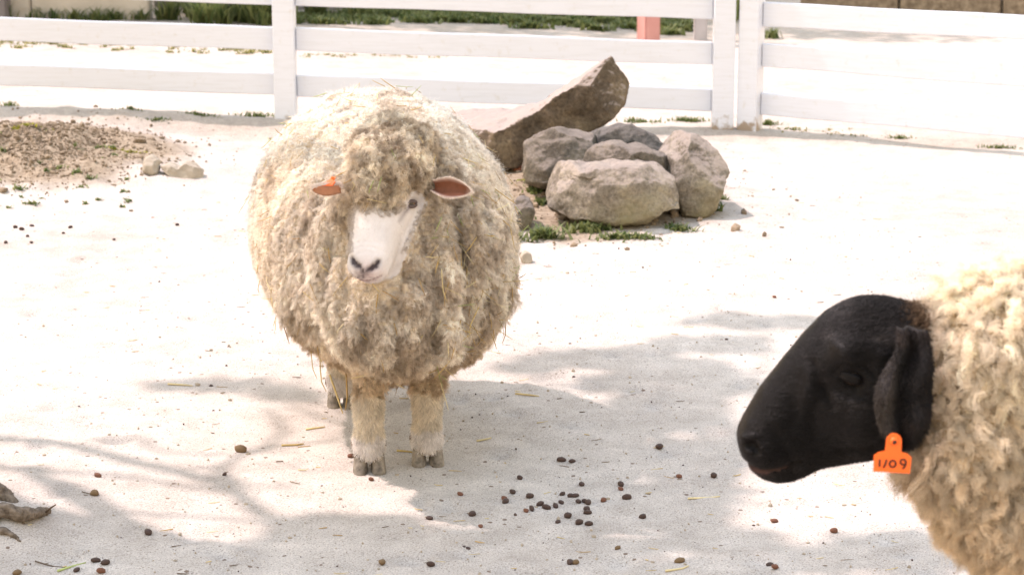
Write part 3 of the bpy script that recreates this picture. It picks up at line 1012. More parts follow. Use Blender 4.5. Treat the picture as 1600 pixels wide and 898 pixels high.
tw.location = Vector((g.x + 0.004, g.y, g.z + 0.016))
tag(tw, 'short dark broken twig sticking up at the tip of the root', 'twig')

# ------------------------------------------------------------------ trees beyond the fence that shade the lawn (their crowns are above the picture)
def far_tree(base, cen, spread, n, label, seed):
    t = empty('background_tree', base)
    tag(t, label, 'tree', 'trees beyond the fence')
    m_ = MB().tube([Vector((0, 0, -0.2)), Vector((0.03, 0, 0.4)), Vector((0.0, 0.04, 1.6)), Vector((0.05, 0, 3.0)), cen - base], [0.30, 0.21, 0.18, 0.15, 0.05], 14)
    m_.build('trunk', M['bark'], t)
    r_ = np.random.default_rng(seed)
    for k in range(7):
        e_ = cen - base + Vector((r_.uniform(-1, 1) * spread[0] * .8, r_.uniform(-1, 1) * spread[1] * .8, r_.uniform(-.3, .6)))
        s_ = Vector((0.0, 0.02, r_.uniform(1.9, 2.9)))
        MB().tube([s_, s_.lerp(e_, 0.5) + Vector((0, 0, 0.2)), e_], [0.07, 0.05, 0.015], 7).build('branch', M['bark'], t)
    Vv, Ff = [], []
    for k in range(n):
        a, q = r_.uniform(0, 6.283), math.sqrt(r_.uniform())
        p = cen - base + Vector((math.cos(a) * q * spread[0], math.sin(a) * q * spread[1], r_.uniform(-0.7, 0.9)))
        L, W = r_.uniform(0.09, 0.16), r_.uniform(0.04, 0.06)
        Q = Matrix.Rotation(r_.uniform(0, 6.283), 3, 'Z') @ Matrix.Rotation(r_.uniform(-0.7, 0.7), 3, 'X') @ Matrix.Rotation(r_.uniform(-0.7, 0.7), 3, 'Y')
        b = len(Vv)
        Vv += [p + Q @ Vector(v) for v in ((0, 0, 0), (L * 0.45, W, 0.01), (L, 0, -0.01), (L * 0.45, -W, 0.01))]
        Ff.append((b, b + 1, b + 2, b + 3))
    c_ = mesh('crown', Vv, Ff, M['leaf'], t)
    c_['kind'] = 'stuff'
for (x, y, sx, sy, n, bx, by, lab) in [(400, 5, 1.5, 2.2, 3600, -3.6, 19.5, 'leafy tree shading the weeds beyond the beige wall end'), (820, 10, 1.5, 2.3, 3800, -0.6, 20.0, 'leafy tree shading the lawn behind the middle of the fence'), (1250, 5, 1.5, 2.3, 3600, 1.9, 20.0, 'leafy tree shading the ground behind the sunlit fence')]:
    g = onz(x, y)
    far_tree(Vector((bx, by, 0)), SH(g, 4.6), (sx, sy), n, lab, int(x))
# ------------------------------------------------------------------ wool and fur
HAYS = []
def sample(me, V, keep, n, seed):
    """n random points on the triangles whose vertices are kept; returns points, normals, triangle vertex weights"""
    r = np.random.default_rng(seed)
    me.calc_loop_triangles()
    T = np.empty(len(me.loop_triangles) * 3, np.int32)
    me.loop_triangles.foreach_get('vertices', T)
    T = T.reshape(-1, 3)
    T = T[keep[T].all(1)]
    a, b, c = V[T[:, 0]], V[T[:, 1]], V[T[:, 2]]
    ar = np.linalg.norm(np.cross(b - a, c - a), axis=1)
    k = r.choice(len(T), n, p=ar / ar.sum())
    u, v = r.uniform(0, 1, n), r.uniform(0, 1, n)
    f = u + v > 1
    u[f], v[f] = 1 - u[f], 1 - v[f]
    P = a[k] + (b[k] - a[k]) * u[:, None] + (c[k] - a[k]) * v[:, None]
    Nn = normals(me)
    nn = Nn[T[k, 0]] + Nn[T[k, 1]] + Nn[T[k, 2]]
    nn /= np.linalg.norm(nn, axis=1)[:, None] + 1e-9
    return P, nn

def unit(a):
    return a / (np.linalg.norm(a, axis=1)[:, None] + 1e-9)

def fibres(name, parent, mat, P, Nn, length, nf, lock_r, curl, turns, lean, grav, colour, seed, npts=7, rad=0.0005, conv=0.75, jit=0.35, crimp=0.0015, colvar=0.16, inset=0.004, frizz=0.0):
    """locks of wool: every root point carries a lock of nf fibres that curl together. length/colour/lean per root"""
    r = np.random.default_rng(seed)
    m = len(P)
    length = np.broadcast_to(np.asarray(length, float), (m,)) * r.uniform(0.7, 1.25, m)
    d0 = unit(Nn + lean + r.normal(0, jit, (m, 3)))
    e1 = unit(np.cross(d0, r.normal(0, 1, (m, 3))))
    e2 = np.cross(d0, e1)
    ph = r.uniform(0, 6.283, m)
    tw = turns * r.uniform(0.6, 1.4, m) * r.choice([-1, 1], m)
    cu = np.broadcast_to(np.asarray(curl, float), (m,)) * r.uniform(0.5, 1.5, m)
    t = np.linspace(0, 1, npts)
    g = np.array([0, 0, -1.0])
    grav = np.broadcast_to(np.asarray(grav, float), (m,))
    dirs = d0[:, None, :] + grav[:, None, None] * t[None, :, None] * g
    dirs /= np.linalg.norm(dirs, axis=2)[:, :, None]
    step = np.concatenate([np.zeros((m, 1, 3)), (dirs[:, :-1] + dirs[:, 1:]) * 0.5], 1) / (npts - 1)
    path = P[:, None, :] + np.cumsum(step, 1) * length[:, None, None]
    an = ph[:, None] + 6.283 * tw[:, None] * t[None, :]
    am = cu[:, None] * (t[None, :] ** 0.7)
    path += am[:, :, None] * ((np.cos(an) - np.cos(ph)[:, None])[:, :, None] * e1[:, None, :] + (np.sin(an) - np.sin(ph)[:, None])[:, :, None] * e2[:, None, :])
    # fibres round the guide
    lr = np.broadcast_to(np.asarray(lock_r, float), (m,))
    a, q = r.uniform(0, 6.283, (m, nf)), np.sqrt(r.uniform(0, 1, (m, nf)))
    off = (np.cos(a) * q)[:, :, None] * e1[:, None, :] + (np.sin(a) * q)[:, :, None] * e2[:, None, :]
    off = off * lr[:, None, None]
    sp_ = (1 - conv * t ** 1.3)
    fl = r.uniform(0.75, 1.08, (m, nf))
    pts = P[:, None, None, :] + (path - P[:, None, :])[:, None, :, :] * fl[:, :, None, None] + off[:, :, None, :] * sp_[None, None, :, None]
    if frizz:
        pts += (unit(r.normal(0, 1, (m * nf, 3))).reshape(m, nf, 1, 3) * frizz * r.uniform(0.2, 1, (m, nf, 1, 1))) * t[None, None, :, None] * length[:, None, None, None]
    pts += r.normal(0, crimp, pts.shape) * (t[None, None, :, None] ** 0.5)
    pts -= (Nn * inset)[:, None, None, :]
    mm = m * nf
    cv = bpy.data.hair_curves.new(name)
    cv.add_curves([npts] * mm)
    cv.position_data.foreach_set('vector', pts.reshape(-1).astype(np.float32))
    ra = rad * (1 - 0.6 * t)
    ra = np.broadcast_to(ra[None, :], (mm, npts)) * r.uniform(0.7, 1.3, (mm, 1))
    cv.attributes.new('radius', 'FLOAT', 'POINT') if 'radius' not in cv.attributes else None
    cv.attributes['radius'].data.foreach_set('value', ra.reshape(-1).astype(np.float32))
    C = np.broadcast_to(np.asarray(colour, float), (m, 3))
    C = C * r.uniform(1 - colvar, 1 + colvar, (m, 1))
    C = np.repeat(C, nf, 0) * r.uniform(0.85, 1.15, (mm, 1))
    C = np.concatenate([np.clip(C, 0, 0.95), np.ones((mm, 1))], 1)
    at_ = cv.attributes.new('fibre_color', 'FLOAT_COLOR', 'CURVE')
    at_.data.foreach_set('color', C.reshape(-1).astype(np.float32))
    return link(name, cv, parent, mat)

def proj(V):
    """picture positions of world points"""
    V = np.asarray(V, float)
    sp_, cp_ = math.sin(PITCH), math.cos(PITCH)
    z = V[:, 2] - CAM_H
    dep = V[:, 1] * cp_ - z * sp_
    return CX + FPX * V[:, 0] / dep, CY - FPX * (V[:, 1] * sp_ + z * cp_) / dep

def inpoly(x, y, pts):
    r = np.zeros(len(x), bool)
    for (x0, y0), (x1, y1) in zip(pts, pts[1:] + pts[:1]):
        c = ((y0 > y) != (y1 > y)) & (x < (x1 - x0) * (y - y0) / (y1 - y0 + 1e-9) + x0)
        r ^= c
    return r

def pldist(x, y, pts):
    best = np.full(len(x), 1e9)
    X = np.stack([x, y], 1)
    for a, b in zip(np.array(pts[:-1], float), np.array(pts[1:], float)):
        ab = b - a
        t = np.clip(((X - a) @ ab) / (ab @ ab + 1e-9), 0, 1)
        best = np.minimum(best, np.linalg.norm(X - (a + t[:, None] * ab), axis=1))
    return best

def thin(P, Nn, dist, seed):
    """drop points closer together than dist (grid thinning)"""
    key = np.floor(P / dist).astype(np.int64)
    _, k = np.unique(key, axis=0, return_index=True)
    return P[k], Nn[k]

def head_mesh(mb, secs, O, ax, lat, dor, n=28, m=5, expo=2.55):
    """secs: (s, top, bottom, half width) along the axis ax from O"""
    S = catmull(secs, m)
    rr = []
    for s, tp, bt, hw in S:
        ring = []
        for i in range(n):
            ph = 2 * math.pi * i / n
            c, d = math.cos(ph), math.sin(ph)
            x = hw * math.copysign(abs(c) ** (2 / expo), c)
            cz, hh = (tp + bt) / 2, (tp - bt) / 2
            y = cz + hh * math.copysign(abs(d) ** (2 / expo), d)
            if y < cz:
                x *= 1 - 0.28 * ((cz - y) / hh) ** 1.5
            ring.append(O + ax * s + lat * x + dor * y)
        rr.append(ring)
    mb.rings(rr)

def ear_mesh(name, parent, base, d, up, L, W, cup, mat, th=0.004, nu=16, nv=11, curve=0.0, fold=0.0):
    """a leaf-shaped cupped ear; d: along the ear, up: across it; the hollow faces d x up"""
    d, up = Vector(d).normalized(), Vector(up)
    up = (up - d * up.dot(d)).normalized()
    nrm = d.cross(up).normalized()
    top, bot = [], []
    C = []
    for i in range(nu + 1):
        t = i / nu
        w = W * (0.42 + 0.58 * math.sin(min(1, t * 1.9) * math.pi / 2)) * max(0.0, 1 - max(0, (t - 0.32) / 0.68) ** 1.9) ** 0.75 + 0.0012
        for j in range(nv + 1):
            s = -1 + 2 * j / nv
            dep = cup * (s * s) * (1 - 0.45 * t) + curve * t * t + fold * math.sin(s * 4.5 + 0.6) * (1 - t * 0.5)
            p = base + d * (t * L) + up * (s * w) + nrm * dep
            top.append(p)
            bot.append(p - nrm * th * (1 - 0.5 * t))
            C.append((t, abs(s)))
    V = top + bot
    n = nv + 1
    F = []
    K = len(top)
    for i in range(nu):
        for j in range(nv):
            a = i * n + j
            F.append((a, a + n, a + n + 1, a + 1))
            F.append((K + a, K + a + 1, K + a + n + 1, K + a + n))
    for i in range(nu):
        F.append((i * n, K + i * n, K + (i + 1) * n, (i + 1) * n))
        a = i * n + nv
        F.append((a, a + n, K + a + n, K + a))
    for j in range(nv):
        F.append((j, j + 1, K + j + 1, K + j))
        a = nu * n + j
        F.append((a, K + a, K + a + 1, a + 1))
    o = mesh(name, V, F, mat, parent)
    return o, C, K

def eye(parent, c, nrm, rad, iris, up, lid_mat, ball_mat, opening=0.72, lid=0.30):
    e = MB().ell((0, 0, 0), (rad, rad, rad), 18, 12).build('eye', ball_mat, parent)
    e.location = c
    # colours on the ball: iris, slit pupil, dark rim
    V = verts(e.data)
    nn = np.array(nrm)
    side = np.cross(np.array(up), nn)
    dn = (V @ nn) / rad
    lu = (V @ np.array(up)) / rad
    ls = (V @ side) / rad
    C = np.where((dn > 0.55)[:, None], np.array(iris)[None], np.array([[0.05, 0.035, 0.03]]))
    C = np.where(((np.abs(lu) < 0.16) & (np.abs(ls) < 0.5) & (dn > 0.5))[:, None], np.array([[0.006, 0.006, 0.006]]), C)
    vcol(e.data, 'Col', C)
    # eyelids
    for sg in (1, -1):
        pts = []
        for k in range(9):
            a = math.pi * k / 8
            pts.append(c + Vector(side) * (math.cos(a) * rad * 1.15) + Vector(up) * (sg * math.sin(a) * rad * opening) + Vector(nrm) * (rad * (0.42 + 0.35 * math.sin(a))))
        l = MB().tube(pts, [rad * .12] + [rad * lid] * 7 + [rad * .12], 8).build('eyelid', lid_mat, parent)
        vcol(l.data, 'Col', [(0.10, 0.075, 0.07)] * len(l.data.vertices))
    return e

def tag_plate(name, parent, c, right, up, s, mat, text=None, ink=None):
    """an ear tag: round neck with a stud above a plate with cut corners; right/up span its plane, s: metres per unit"""
    nrm = right.cross(up).normalized()
    out = [(-1, -0.95), (1, -0.95), (1.02, -0.05), (0.78, 0.14), (0.44, 0.22)]
    for k in range(9):
        a = math.pi * k / 8
        out.append((0.42 * math.cos(a), 0.82 + 0.42 * math.sin(a)))
    out += [(-0.44, 0.22), (-0.78, 0.14), (-1.02, -0.05)]
    th = 0.0022
    V = [c + right * (x * s) + up * (y * s) + nrm * th / 2 for x, y in out] + [c + right * (x * s) + up * (y * s) - nrm * th / 2 for x, y in out]
    n = len(out)
    F = [tuple(range(n)), tuple(reversed(range(n, 2 * n)))] + [(i, n + i, n + (i + 1) % n, (i + 1) % n) for i in range(n)]
    F = [tuple(reversed(f)) for f in F[2:]] and F
    o = mesh(name, V, F, mat, parent, False)
    st = MB().tube([c + up * (0.80 * s) + nrm * k for k in (0.0, 0.002, 0.0045)], [0.26 * s, 0.24 * s, 0.17 * s], 16).build('stud', mat, o)
    sd = MB().tube([c + up * (0.78 * s) + nrm * k for k in (0.0044, 0.0052)], [0.12 * s, 0.12 * s], 12).build('stud_hole', ink, o) if ink else None
    if text:
        m_ = MB()
        for pl in text:
            m_.tube([c + right * (x * s) + up * (y * s) + nrm * (th / 2 + 0.0004) for x, y in pl], 0.055 * s, 6)
        m_.build('number', ink, o)
    return o

M['tag'], tt, tb = newmat('orange_plastic', 0.45, 0.4)
tb.inputs['Base Color'].default_value = (0.85, 0.13, 0.012, 1)
tb.inputs['Subsurface Weight'].default_value = 0.15
tb.inputs['Subsurface Radius'].default_value = (0.01, 0.004, 0.002)
M['ink'] = simple('dark_ink', (0.03, 0.015, 0.012), (0.06, 0.03, 0.02), 40)
M['eyeball'], tt, tb = newmat('eyeball', 0.12, 0.5)
aa = N(tt, 'ShaderNodeAttribute', attribute_name='Col')
tt.links.new(aa.outputs['Color'], tb.inputs['Base Color'])

# ------------------------------------------------------------------ the white sheep
fF1, fF2 = G(577, 732), G(668, 722)
rF1 = G(534, 632)
S1 = empty('white_sheep', Vector(((fF1.x + fF2.x) / 2, (fF1.y + fF2.y) / 2 + 0.29, 0)))
tag(S1, 'round woolly white-faced sheep standing and facing the camera', 'sheep', 'sheep in the paddock')
O1 = S1.location.copy()
fw = Vector((0.10, -0.995, 0)).normalized()
lf_ = Vector((0.995, 0.10, 0)).normalized()
UP = Vector((0, 0, 1))
def B1(u, v, w):
    return fw * u + lf_ * v + UP * w                # relative to the sheep's base
mb = MB()
# barrel: (u, centre height, half width, half height, side shift)
bar = catmull([(-0.58, 0.525, 0.06, 0.06, -.075), (-0.55, 0.525, 0.17, 0.17, -.075), (-0.46, 0.53, 0.255, 0.26, -.07), (-0.30, 0.545, 0.312, 0.315, -.062), (-0.10, 0.537, 0.333, 0.328, -.052), (0.08, 0.515, 0.328, 0.312, -.042),
               (0.22, 0.495, 0.295, 0.288, -.026), (0.33, 0.48, 0.230, 0.245, -.012), (0.40, 0.47, 0.15, 0.18, 0.0), (0.425, 0.465, 0.05, 0.06, 0.0)], 4)
rings = []
for u, w, hw, hh, sh in bar:
    rings.append([B1(u, sh + hw * math.cos(2 * math.pi * i / 40), w + hh * math.sin(2 * math.pi * i / 40)) for i in range(40)])
mb.rings(rings)
# neck and chest ruff
H0, H1 = at(617, 262, 5.09) - O1, at(570, 431, 4.90) - O1
mb.ell(at(612, 455, 5.08) - O1, (0.148, 0.135, 0.165), 28, 16)
mb.ell(at(617, 385, 5.09) - O1, (0.148, 0.13, 0.150), 28, 16)
mb.ell(at(614, 512, 5.13) - O1, (0.155, 0.15, 0.098), 28, 16)
mb.ell(at(640, 300, 5.16) - O1, (0.135, 0.13, 0.135), 28, 16)
# head
ax = (H1 - H0).normalized()
lat = UP.cross(ax).normalized()
dor = ax.cross(lat).normalized()
if dor.z < 0:
    dor = -dor
L1 = (H1 - H0).length
secs = [(L1 + .003, .002, -.014, .013), (L1, .018, -.034, .033), (L1 - .014, .030, -.048, .045), (L1 - .035, .037, -.057, .0500), (L1 - .07, .043, -.064, .0515), (L1 - .105, .050, -.077, .056),
        (L1 - .14, .058, -.092, .066), (L1 - .175, .065, -.100, .075), (L1 - .21, .066, -.100, .075), (L1 - .25, .058, -.090, .068), (L1 - .28, .045, -.075, .055)]
head_mesh(mb, secs, H0, ax, lat, dor)
# woolly cap over the poll
mb.ell(at(607, 258, 5.03) - O1, (0.098, 0.075, 0.066), 24, 14)
mb.ell(at(585, 288, 4.985) - O1, (0.058, 0.040, 0.036), 20, 12)
mb.ell(at(612, 228, 5.10) - O1, (0.100, 0.08, 0.065), 24, 14)
mb.ell(at(672, 345, 5.07) - O1, (0.050, 0.06, 0.080), 20, 12)
mb.ell(at(545, 330, 5.06) - O1, (0.040, 0.06, 0.075), 20, 12)
# matted ropes of wool hanging on the chest and neck
for pl, r_ in (([(506, 330, 5.06), (500, 400, 5.05), (506, 460, 5.04), (513, 515, 5.05)], 0.020), ([(728, 325, 5.08), (737, 390, 5.06), (744, 450, 5.06)], 0.018), ([(700, 385, 5.01), (706, 440, 5.00), (709, 492, 5.01)], 0.018),
               ([(640, 440, 4.955), (642, 495, 4.95), (650, 545, 4.975)], 0.026), ([(565, 470, 4.97), (552, 520, 4.985), (556, 552, 5.01)], 0.020), ([(690, 480, 4.99), (700, 530, 5.01), (690, 562, 5.03)], 0.018), ([(600, 500, 4.95), (604, 552, 4.985)], 0.020), ([(532, 400, 5.01), (528, 460, 5.0), (536, 500, 5.0)], 0.018)):
    mb.tube([at(x, y, Y) - O1 for x, y, Y in catmull(pl, 3)], list(np.interp(np.linspace(0, 1, 3 * (len(pl) - 1) + 1), [0, 0.3, 0.8, 1], [r_ * 0.6, r_, r_ * 1.05, r_ * 0.5])), 10)
# legs
def leg(mb, foot, knee, top, r):
    pts = [top, (top + knee) / 2, knee, (knee * 0.55 + foot * 0.45), foot + Vector((0, 0, 0.085)), foot + Vector((0, 0, 0.055)), foot + Vector((0, 0, 0.035))]
    mb.tube(pts, [r * 1.5, r * 1.3, r * 1.10, r * 0.86, r * 1.04, r * 1.02, r * 0.9], 18)
feet = []
f1 = Vector((fF1.x, fF1.y, fF1.z)) - O1
f2 = Vector((fF2.x, fF2.y, fF2.z)) - O1
r1 = Vector((rF1.x, rF1.y, rF1.z)) - O1
r2 = r1 + B1(-0.02, 0.235, 0)
r2.z = gzz(r2.x + O1.x, r2.y + O1.y)
for f, back in ((f1, 0), (f2, 0), (r1, 1), (r2, 1)):
    kn = f + Vector((0, 0, 0.20)) - fw * (0.05 if back else -0.008)
    tp = f + Vector((0, 0, 0.40)) + fw * (0.04 if back else 0.0)
    leg(mb, f, kn, tp, 0.0345 if not back else 0.034)
    feet.append((f, back))
me1 = remesh(mb, 0.0055, 5)
V, Nn = verts(me1), normals(me1)
rel = V - np.array(H0)
hs, hl, hd = rel @ np.array(ax), rel @ np.array(lat), rel @ np.array(dor)
# the bare face: front of the head, below the cap and between the cheek wool
px, py = proj(V + np.array(O1))
FACE = [(543, 340), (549, 322), (560, 316), (574, 326), (586, 321), (600, 330), (614, 327), (628, 318), (636, 304), (648, 297), (660, 302), (667, 318), (658, 345), (645, 375), (632, 405), (620, 436), (600, 456), (560, 458), (537, 436), (541, 400), (542, 370)]
nearhead = np.linalg.norm(rel, axis=1) < 0.36
inhead = nearhead & (np.abs(hl) < np.interp(hs, np.array(secs)[::-1, 0], np.array(secs)[::-1, 3]) + 0.016) & (hs > 0.04)
face = inpoly(px, py, FACE) & inhead & (V[:, 1] + O1.y < 5.06) & (hd > np.interp(hs, np.array(secs)[::-1, 0], np.array(secs)[::-1, 2]) - 0.006)
legm = (V[:, 2] < 0.188 + 0.02 * vnoise(V * 30, 3))
fleece = ~(face | legm)
ub = V @ np.array(fw)
vb = V @ np.array(lf_)
# lumps and partings of the fleece
part_ = np.abs(fbm(np.stack([ub * 15, vb * 15, V[:, 2] * 3.5], 1), 2, 60))
lump = -0.018 * np.clip(1 - part_ / 0.12, 0, 1) + 0.012 * fbm(V * 9, 2, 61) + 0.006 * fbm(V * 45, 2, 62)
front = sstep(0.15, 0.35, ub)
lump += front * 0.026 * fbm(np.stack([V[:, 0] * 34, V[:, 1] * 34, V[:, 2] * 16], 1), 3, 63)
V = V + Nn * (lump * fleece * np.where(nearhead & (hs > 0.02), 0.5, 1))[:, None]
# face modelling: eye sockets, nostrils, mouth
fx = face | (inhead & (px > 520))
ix = np.where(fx & (np.hypot(px - 648, py - 316) < 5))[0]
ie = ix[np.argmin(V[ix, 1])] if len(ix) else int(np.argmin(np.hypot(px - 648, py - 316) + 1e3 * ~fx))
eyeP = V[ie].copy()
eyeS, eyeL, eyeD = hs[ie], hl[ie], hd[ie]
print('EYE', eyeS, eyeL, eyeD, L1)
dn = np.sqrt((hs - eyeS) ** 2 + (np.abs(hl) - abs(eyeL)) ** 2 + (hd - eyeD) ** 2)
V -= Nn * (0.005 * np.exp(-(dn / 0.014) ** 2) * inhead)[:, None]
dn = np.sqrt((hs - eyeS + 0.012) ** 2 + (np.abs(hl) - abs(eyeL) + 0.008) ** 2 + (hd - eyeD - 0.014) ** 2)
V += Nn * (0.006 * np.exp(-(dn / 0.016) ** 2) * inhead)[:, None]
K_ = np.array
crease = sum(np.exp(-(pldist(px, py, c_) / 1.5) ** 2) for c_ in ([(552, 388), (568, 384), (590, 388), (604, 396)], [(554, 396), (570, 392), (592, 396)], [(556, 379), (574, 376), (596, 380)], [(610, 400), (606, 418), (598, 432)])) * face
V -= Nn * (0.0016 * crease)[:, None]
nostril = np.exp(-(np.minimum(pldist(px, py, [(549, 403), (552, 410), (560, 416)]), pldist(px, py, [(592, 408), (588, 415), (579, 420)])) / 3.4) ** 2) * face
V -= Nn * (0.008 * nostril)[:, None]
mouth = np.exp(-(pldist(px, py, [(547, 428), (556, 437), (567, 440), (582, 438), (597, 431)]) / 1.6) ** 2) * face
V -= Nn * (0.003 * mouth)[:, None]
phil = np.exp(-(pldist(px, py, [(567, 420), (566, 438)]) / 1.6) ** 2) * face
V -= Nn * (0.003 * phil)[:, None]
setverts(me1, V)
# skin colours
C = np.tile(np.array([0.46, 0.37, 0.27]), (len(V), 1))
fcol = np.array([0.60, 0.555, 0.535]) * (1 + 0.07 * fbm(V * 60, 3, 70) + 0.08 * fbm(V * 18, 2, 74))[:, None]
C = np.where(face[:, None], fcol, C)
npat = np.exp(-(pldist(px, py, [(553, 411), (563, 420), (567, 428), (576, 421), (588, 414)]) / 8.0) ** 2) * face
chin = np.exp(-(pldist(px, py, [(556, 432), (566, 438), (582, 436)]) / 6.5) ** 2) * face * np.clip(0.5 + 1.4 * fbm(V * 160, 2, 71), 0, 1)
C = C + (np.array([0.055, 0.045, 0.05]) - C) * np.clip(0.66 * npat * (0.9 + 0.7 * fbm(V * 200, 2, 71)) + 1.2 * nostril + 0.6 * chin + 0.35 * phil, 0, 1)[:, None]
C = C + (np.array([0.25, 0.17, 0.165]) - C) * (0.75 * mouth)[:, None]
pk = np.exp(-(np.hypot(px - 575, py - 428) / 20) ** 2) * face
C = C * (1 - 0.12 * pk[:, None] * np.array([0, 1, 0.8]))
def stainf(x, y):
    return np.clip(np.exp(-(pldist(x, y, [(642, 321), (633, 332), (624, 346)]) / 3.4) ** 2) * np.clip((362 - y) / 40, 0, 0.9) + 0.7 * np.exp(-(np.hypot((x - 647) / 11, (y - 315) / 8)) ** 2), 0, 1)
stain = stainf(px, py) * face
C = C + (np.array([0.12, 0.09, 0.095]) - C) * (0.9 * stain)[:, None]
lz = V[:, 2] + 0.022 * fbm(V * 40, 2, 72)
lc = np.where((lz < 0.092)[:, None], np.array([[0.66, 0.62, 0.60]]), np.array([[0.57, 0.50, 0.41]]))
C = np.where(legm[:, None], lc, C)
vcol(me1, 'Col', C)
body1 = link('body', me1, S1, M['skin'])

# fleece: greyer on the flanks, yellower below, dirty round the head
def woolcol1(P):
    k = fbm(P * 6, 3, 80)
    z = P[:, 2]
    u = P @ np.array(fw)
    c = np.array([0.77, 0.695, 0.605]) * np.ones((len(P), 1))
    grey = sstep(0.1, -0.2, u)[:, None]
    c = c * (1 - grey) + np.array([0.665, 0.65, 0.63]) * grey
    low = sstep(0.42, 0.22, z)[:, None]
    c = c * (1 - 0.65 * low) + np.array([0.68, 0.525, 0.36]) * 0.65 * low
    top = sstep(0.68, 0.80, z)[:, None]  # back and crown painted paler: sunlight from above put into the wool colour
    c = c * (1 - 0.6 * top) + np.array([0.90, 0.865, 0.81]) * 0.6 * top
    dirt = sstep(0.0, 0.42, fbm(P * 22, 3, 81) + 0.22 * sstep(0.1, 0.42, u))[:, None]
    c = c * (1 - 0.6 * dirt) + np.array([0.30, 0.21, 0.135]) * 0.6 * dirt
    # the cap and the sides of the head are the dirtiest
    q = np.linalg.norm((P - np.array(at(607, 262, 5.02) - O1)) / np.array([0.16, 0.16, 0.13]), axis=1)
    hd_ = sstep(1.3, 0.6, q)
    c = c * (1 - hd_[:, None] * np.array([0.02, 0.07, 0.15]))
    dk = sstep(-0.05, 0.35, fbm(P * 40, 2, 82))
    c = c * (1 - (0.72 * hd_ * dk)[:, None]) + np.array([0.17, 0.11, 0.065]) * (0.72 * hd_ * dk)[:, None]
    return c * (1 + 0.18 * k)[:, None]
P, n_ = sample(me1, V, fleece, 190000, 90)
P, n_ = thin(P, n_, 0.0066, 90)
u = P @ np.array(fw)
fr = sstep(0.14, 0.34, u)
qx, qy = proj(P + np.array(O1))
onhead = np.linalg.norm((P - np.array(at(604, 262, 5.02) - O1)) / np.array([0.15, 0.13, 0.12]), axis=1) < 1
fcx, fcy = np.array([f_[0] for f_ in FACE]), np.array([f_[1] for f_ in FACE])
fdist = pldist(qx, qy, FACE + FACE[:1])
edge = np.clip(1 - fdist / 26, 0, 1) * (P[:, 1] + O1.y < 5.12)
ln = np.where(onhead, 0.021, 0.0105 + 0.010 * fr + 0.004 * vnoise(P * 12, 91)) * (1 - 0.5 * edge)
cu = np.where(onhead, 0.0048, 0.0014 + 0.0030 * fr)
lean = np.tile(np.array([0, 0, -0.35]), (len(P), 1)) - 0.15 * np.array(fw)[None]
lean = lean + np.where(onhead[:, None], np.array([[-0.05, -0.1, -0.1]]), 0)
away = np.stack([(qx - 595), 0 * qx, -(qy - 375)], 1)
over = (qy < 335) & (qx < 632)
lean = lean + (np.where(over, 0.15, 1.1) * edge)[:, None] * unit(away)
ln = np.where(over & (edge > 0), ln * (1 + 0.5 * edge), ln)
fibres('fleece', S1, M['wool'], P, n_, ln, 12, 0.0044, cu, 1.5, lean, 0.35 + 0.4 * fr, woolcol1(P), 92, 6, 0.00032, 0.32, 0.42, 0.0009, 0.26, 0.004, 0.26)
# finer loose fibres give the outline its halo
P2, n2 = sample(me1, V, fleece, 26000, 93)
qx, qy = proj(P2 + np.array(O1))
k_ = (pldist(qx, qy, FACE + FACE[:1]) > 26) | (P2[:, 1] + O1.y > 5.12)
P2, n2 = P2[k_], n2[k_]
fibres('loose_wool', S1, M['wool'], P2, n2, 0.026, 1, 0.001, 0.004, 1.2, np.array([0, 0, -0.2]), 0.5, np.clip(woolcol1(P2) * 1.1, 0, .85), 94, 8, 0.00028, 0.0, 0.6, 0.0016)
# ropy locks hanging off the chest and neck
P3, n3 = sample(me1, V, fleece & (ub > 0.14) & (V[:, 2] < 0.74), 1700, 95)
qx, qy = proj(P3 + np.array(O1))
k_ = (pldist(qx, qy, FACE + FACE[:1]) > 30) & ~inpoly(qx, qy, FACE) & (qy > 300) & (fbm(P3 * 9, 2, 97) > 0.0)
P3, n3 = P3[k_], n3[k_]
fibres('chest_locks', S1, M['wool'], P3, n3, 0.020 + 0.018 * sstep(0.25, 0.42, P3[:, 2]), 26, 0.0062, 0.0042, 1.5, np.array([0, 0, -0.7]), 2.0, np.clip(woolcol1(P3) * 1.05, 0, .85), 96, 9, 0.00032, 0.6, 0.42, 0.0011, 0.3, 0.004, 0.14)
# short hair of the face and legs
Pf, nf_ = sample(me1, V, face, 16000, 97)
qx, qy = proj(Pf + np.array(O1))
okf = pldist(qx, qy, [(553, 411), (563, 420), (567, 432), (576, 421), (588, 414)]) > 9
Pf, nf_, qx, qy = Pf[okf], nf_[okf], qx[okf], qy[okf]
stf = stainf(qx, qy)
okf = stf < 0.5
Pf, nf_, stf = Pf[okf], nf_[okf], stf[okf]
cf = np.array([0.62, 0.575, 0.555]) * np.ones((len(Pf), 1))
cf = cf + (np.array([0.13, 0.10, 0.10]) - cf) * (1.0 * stf)[:, None]
fibres('face_hair', S1, M['fur'], Pf[::3], nf_[::3], 0.0042, 2, 0.001, 0.0, 1, 5.0 * np.array(ax), 0.0, cf[::3], 98, 4, 0.00010, 0.3, 0.1, 0.0002, 0.02, 0.0006)
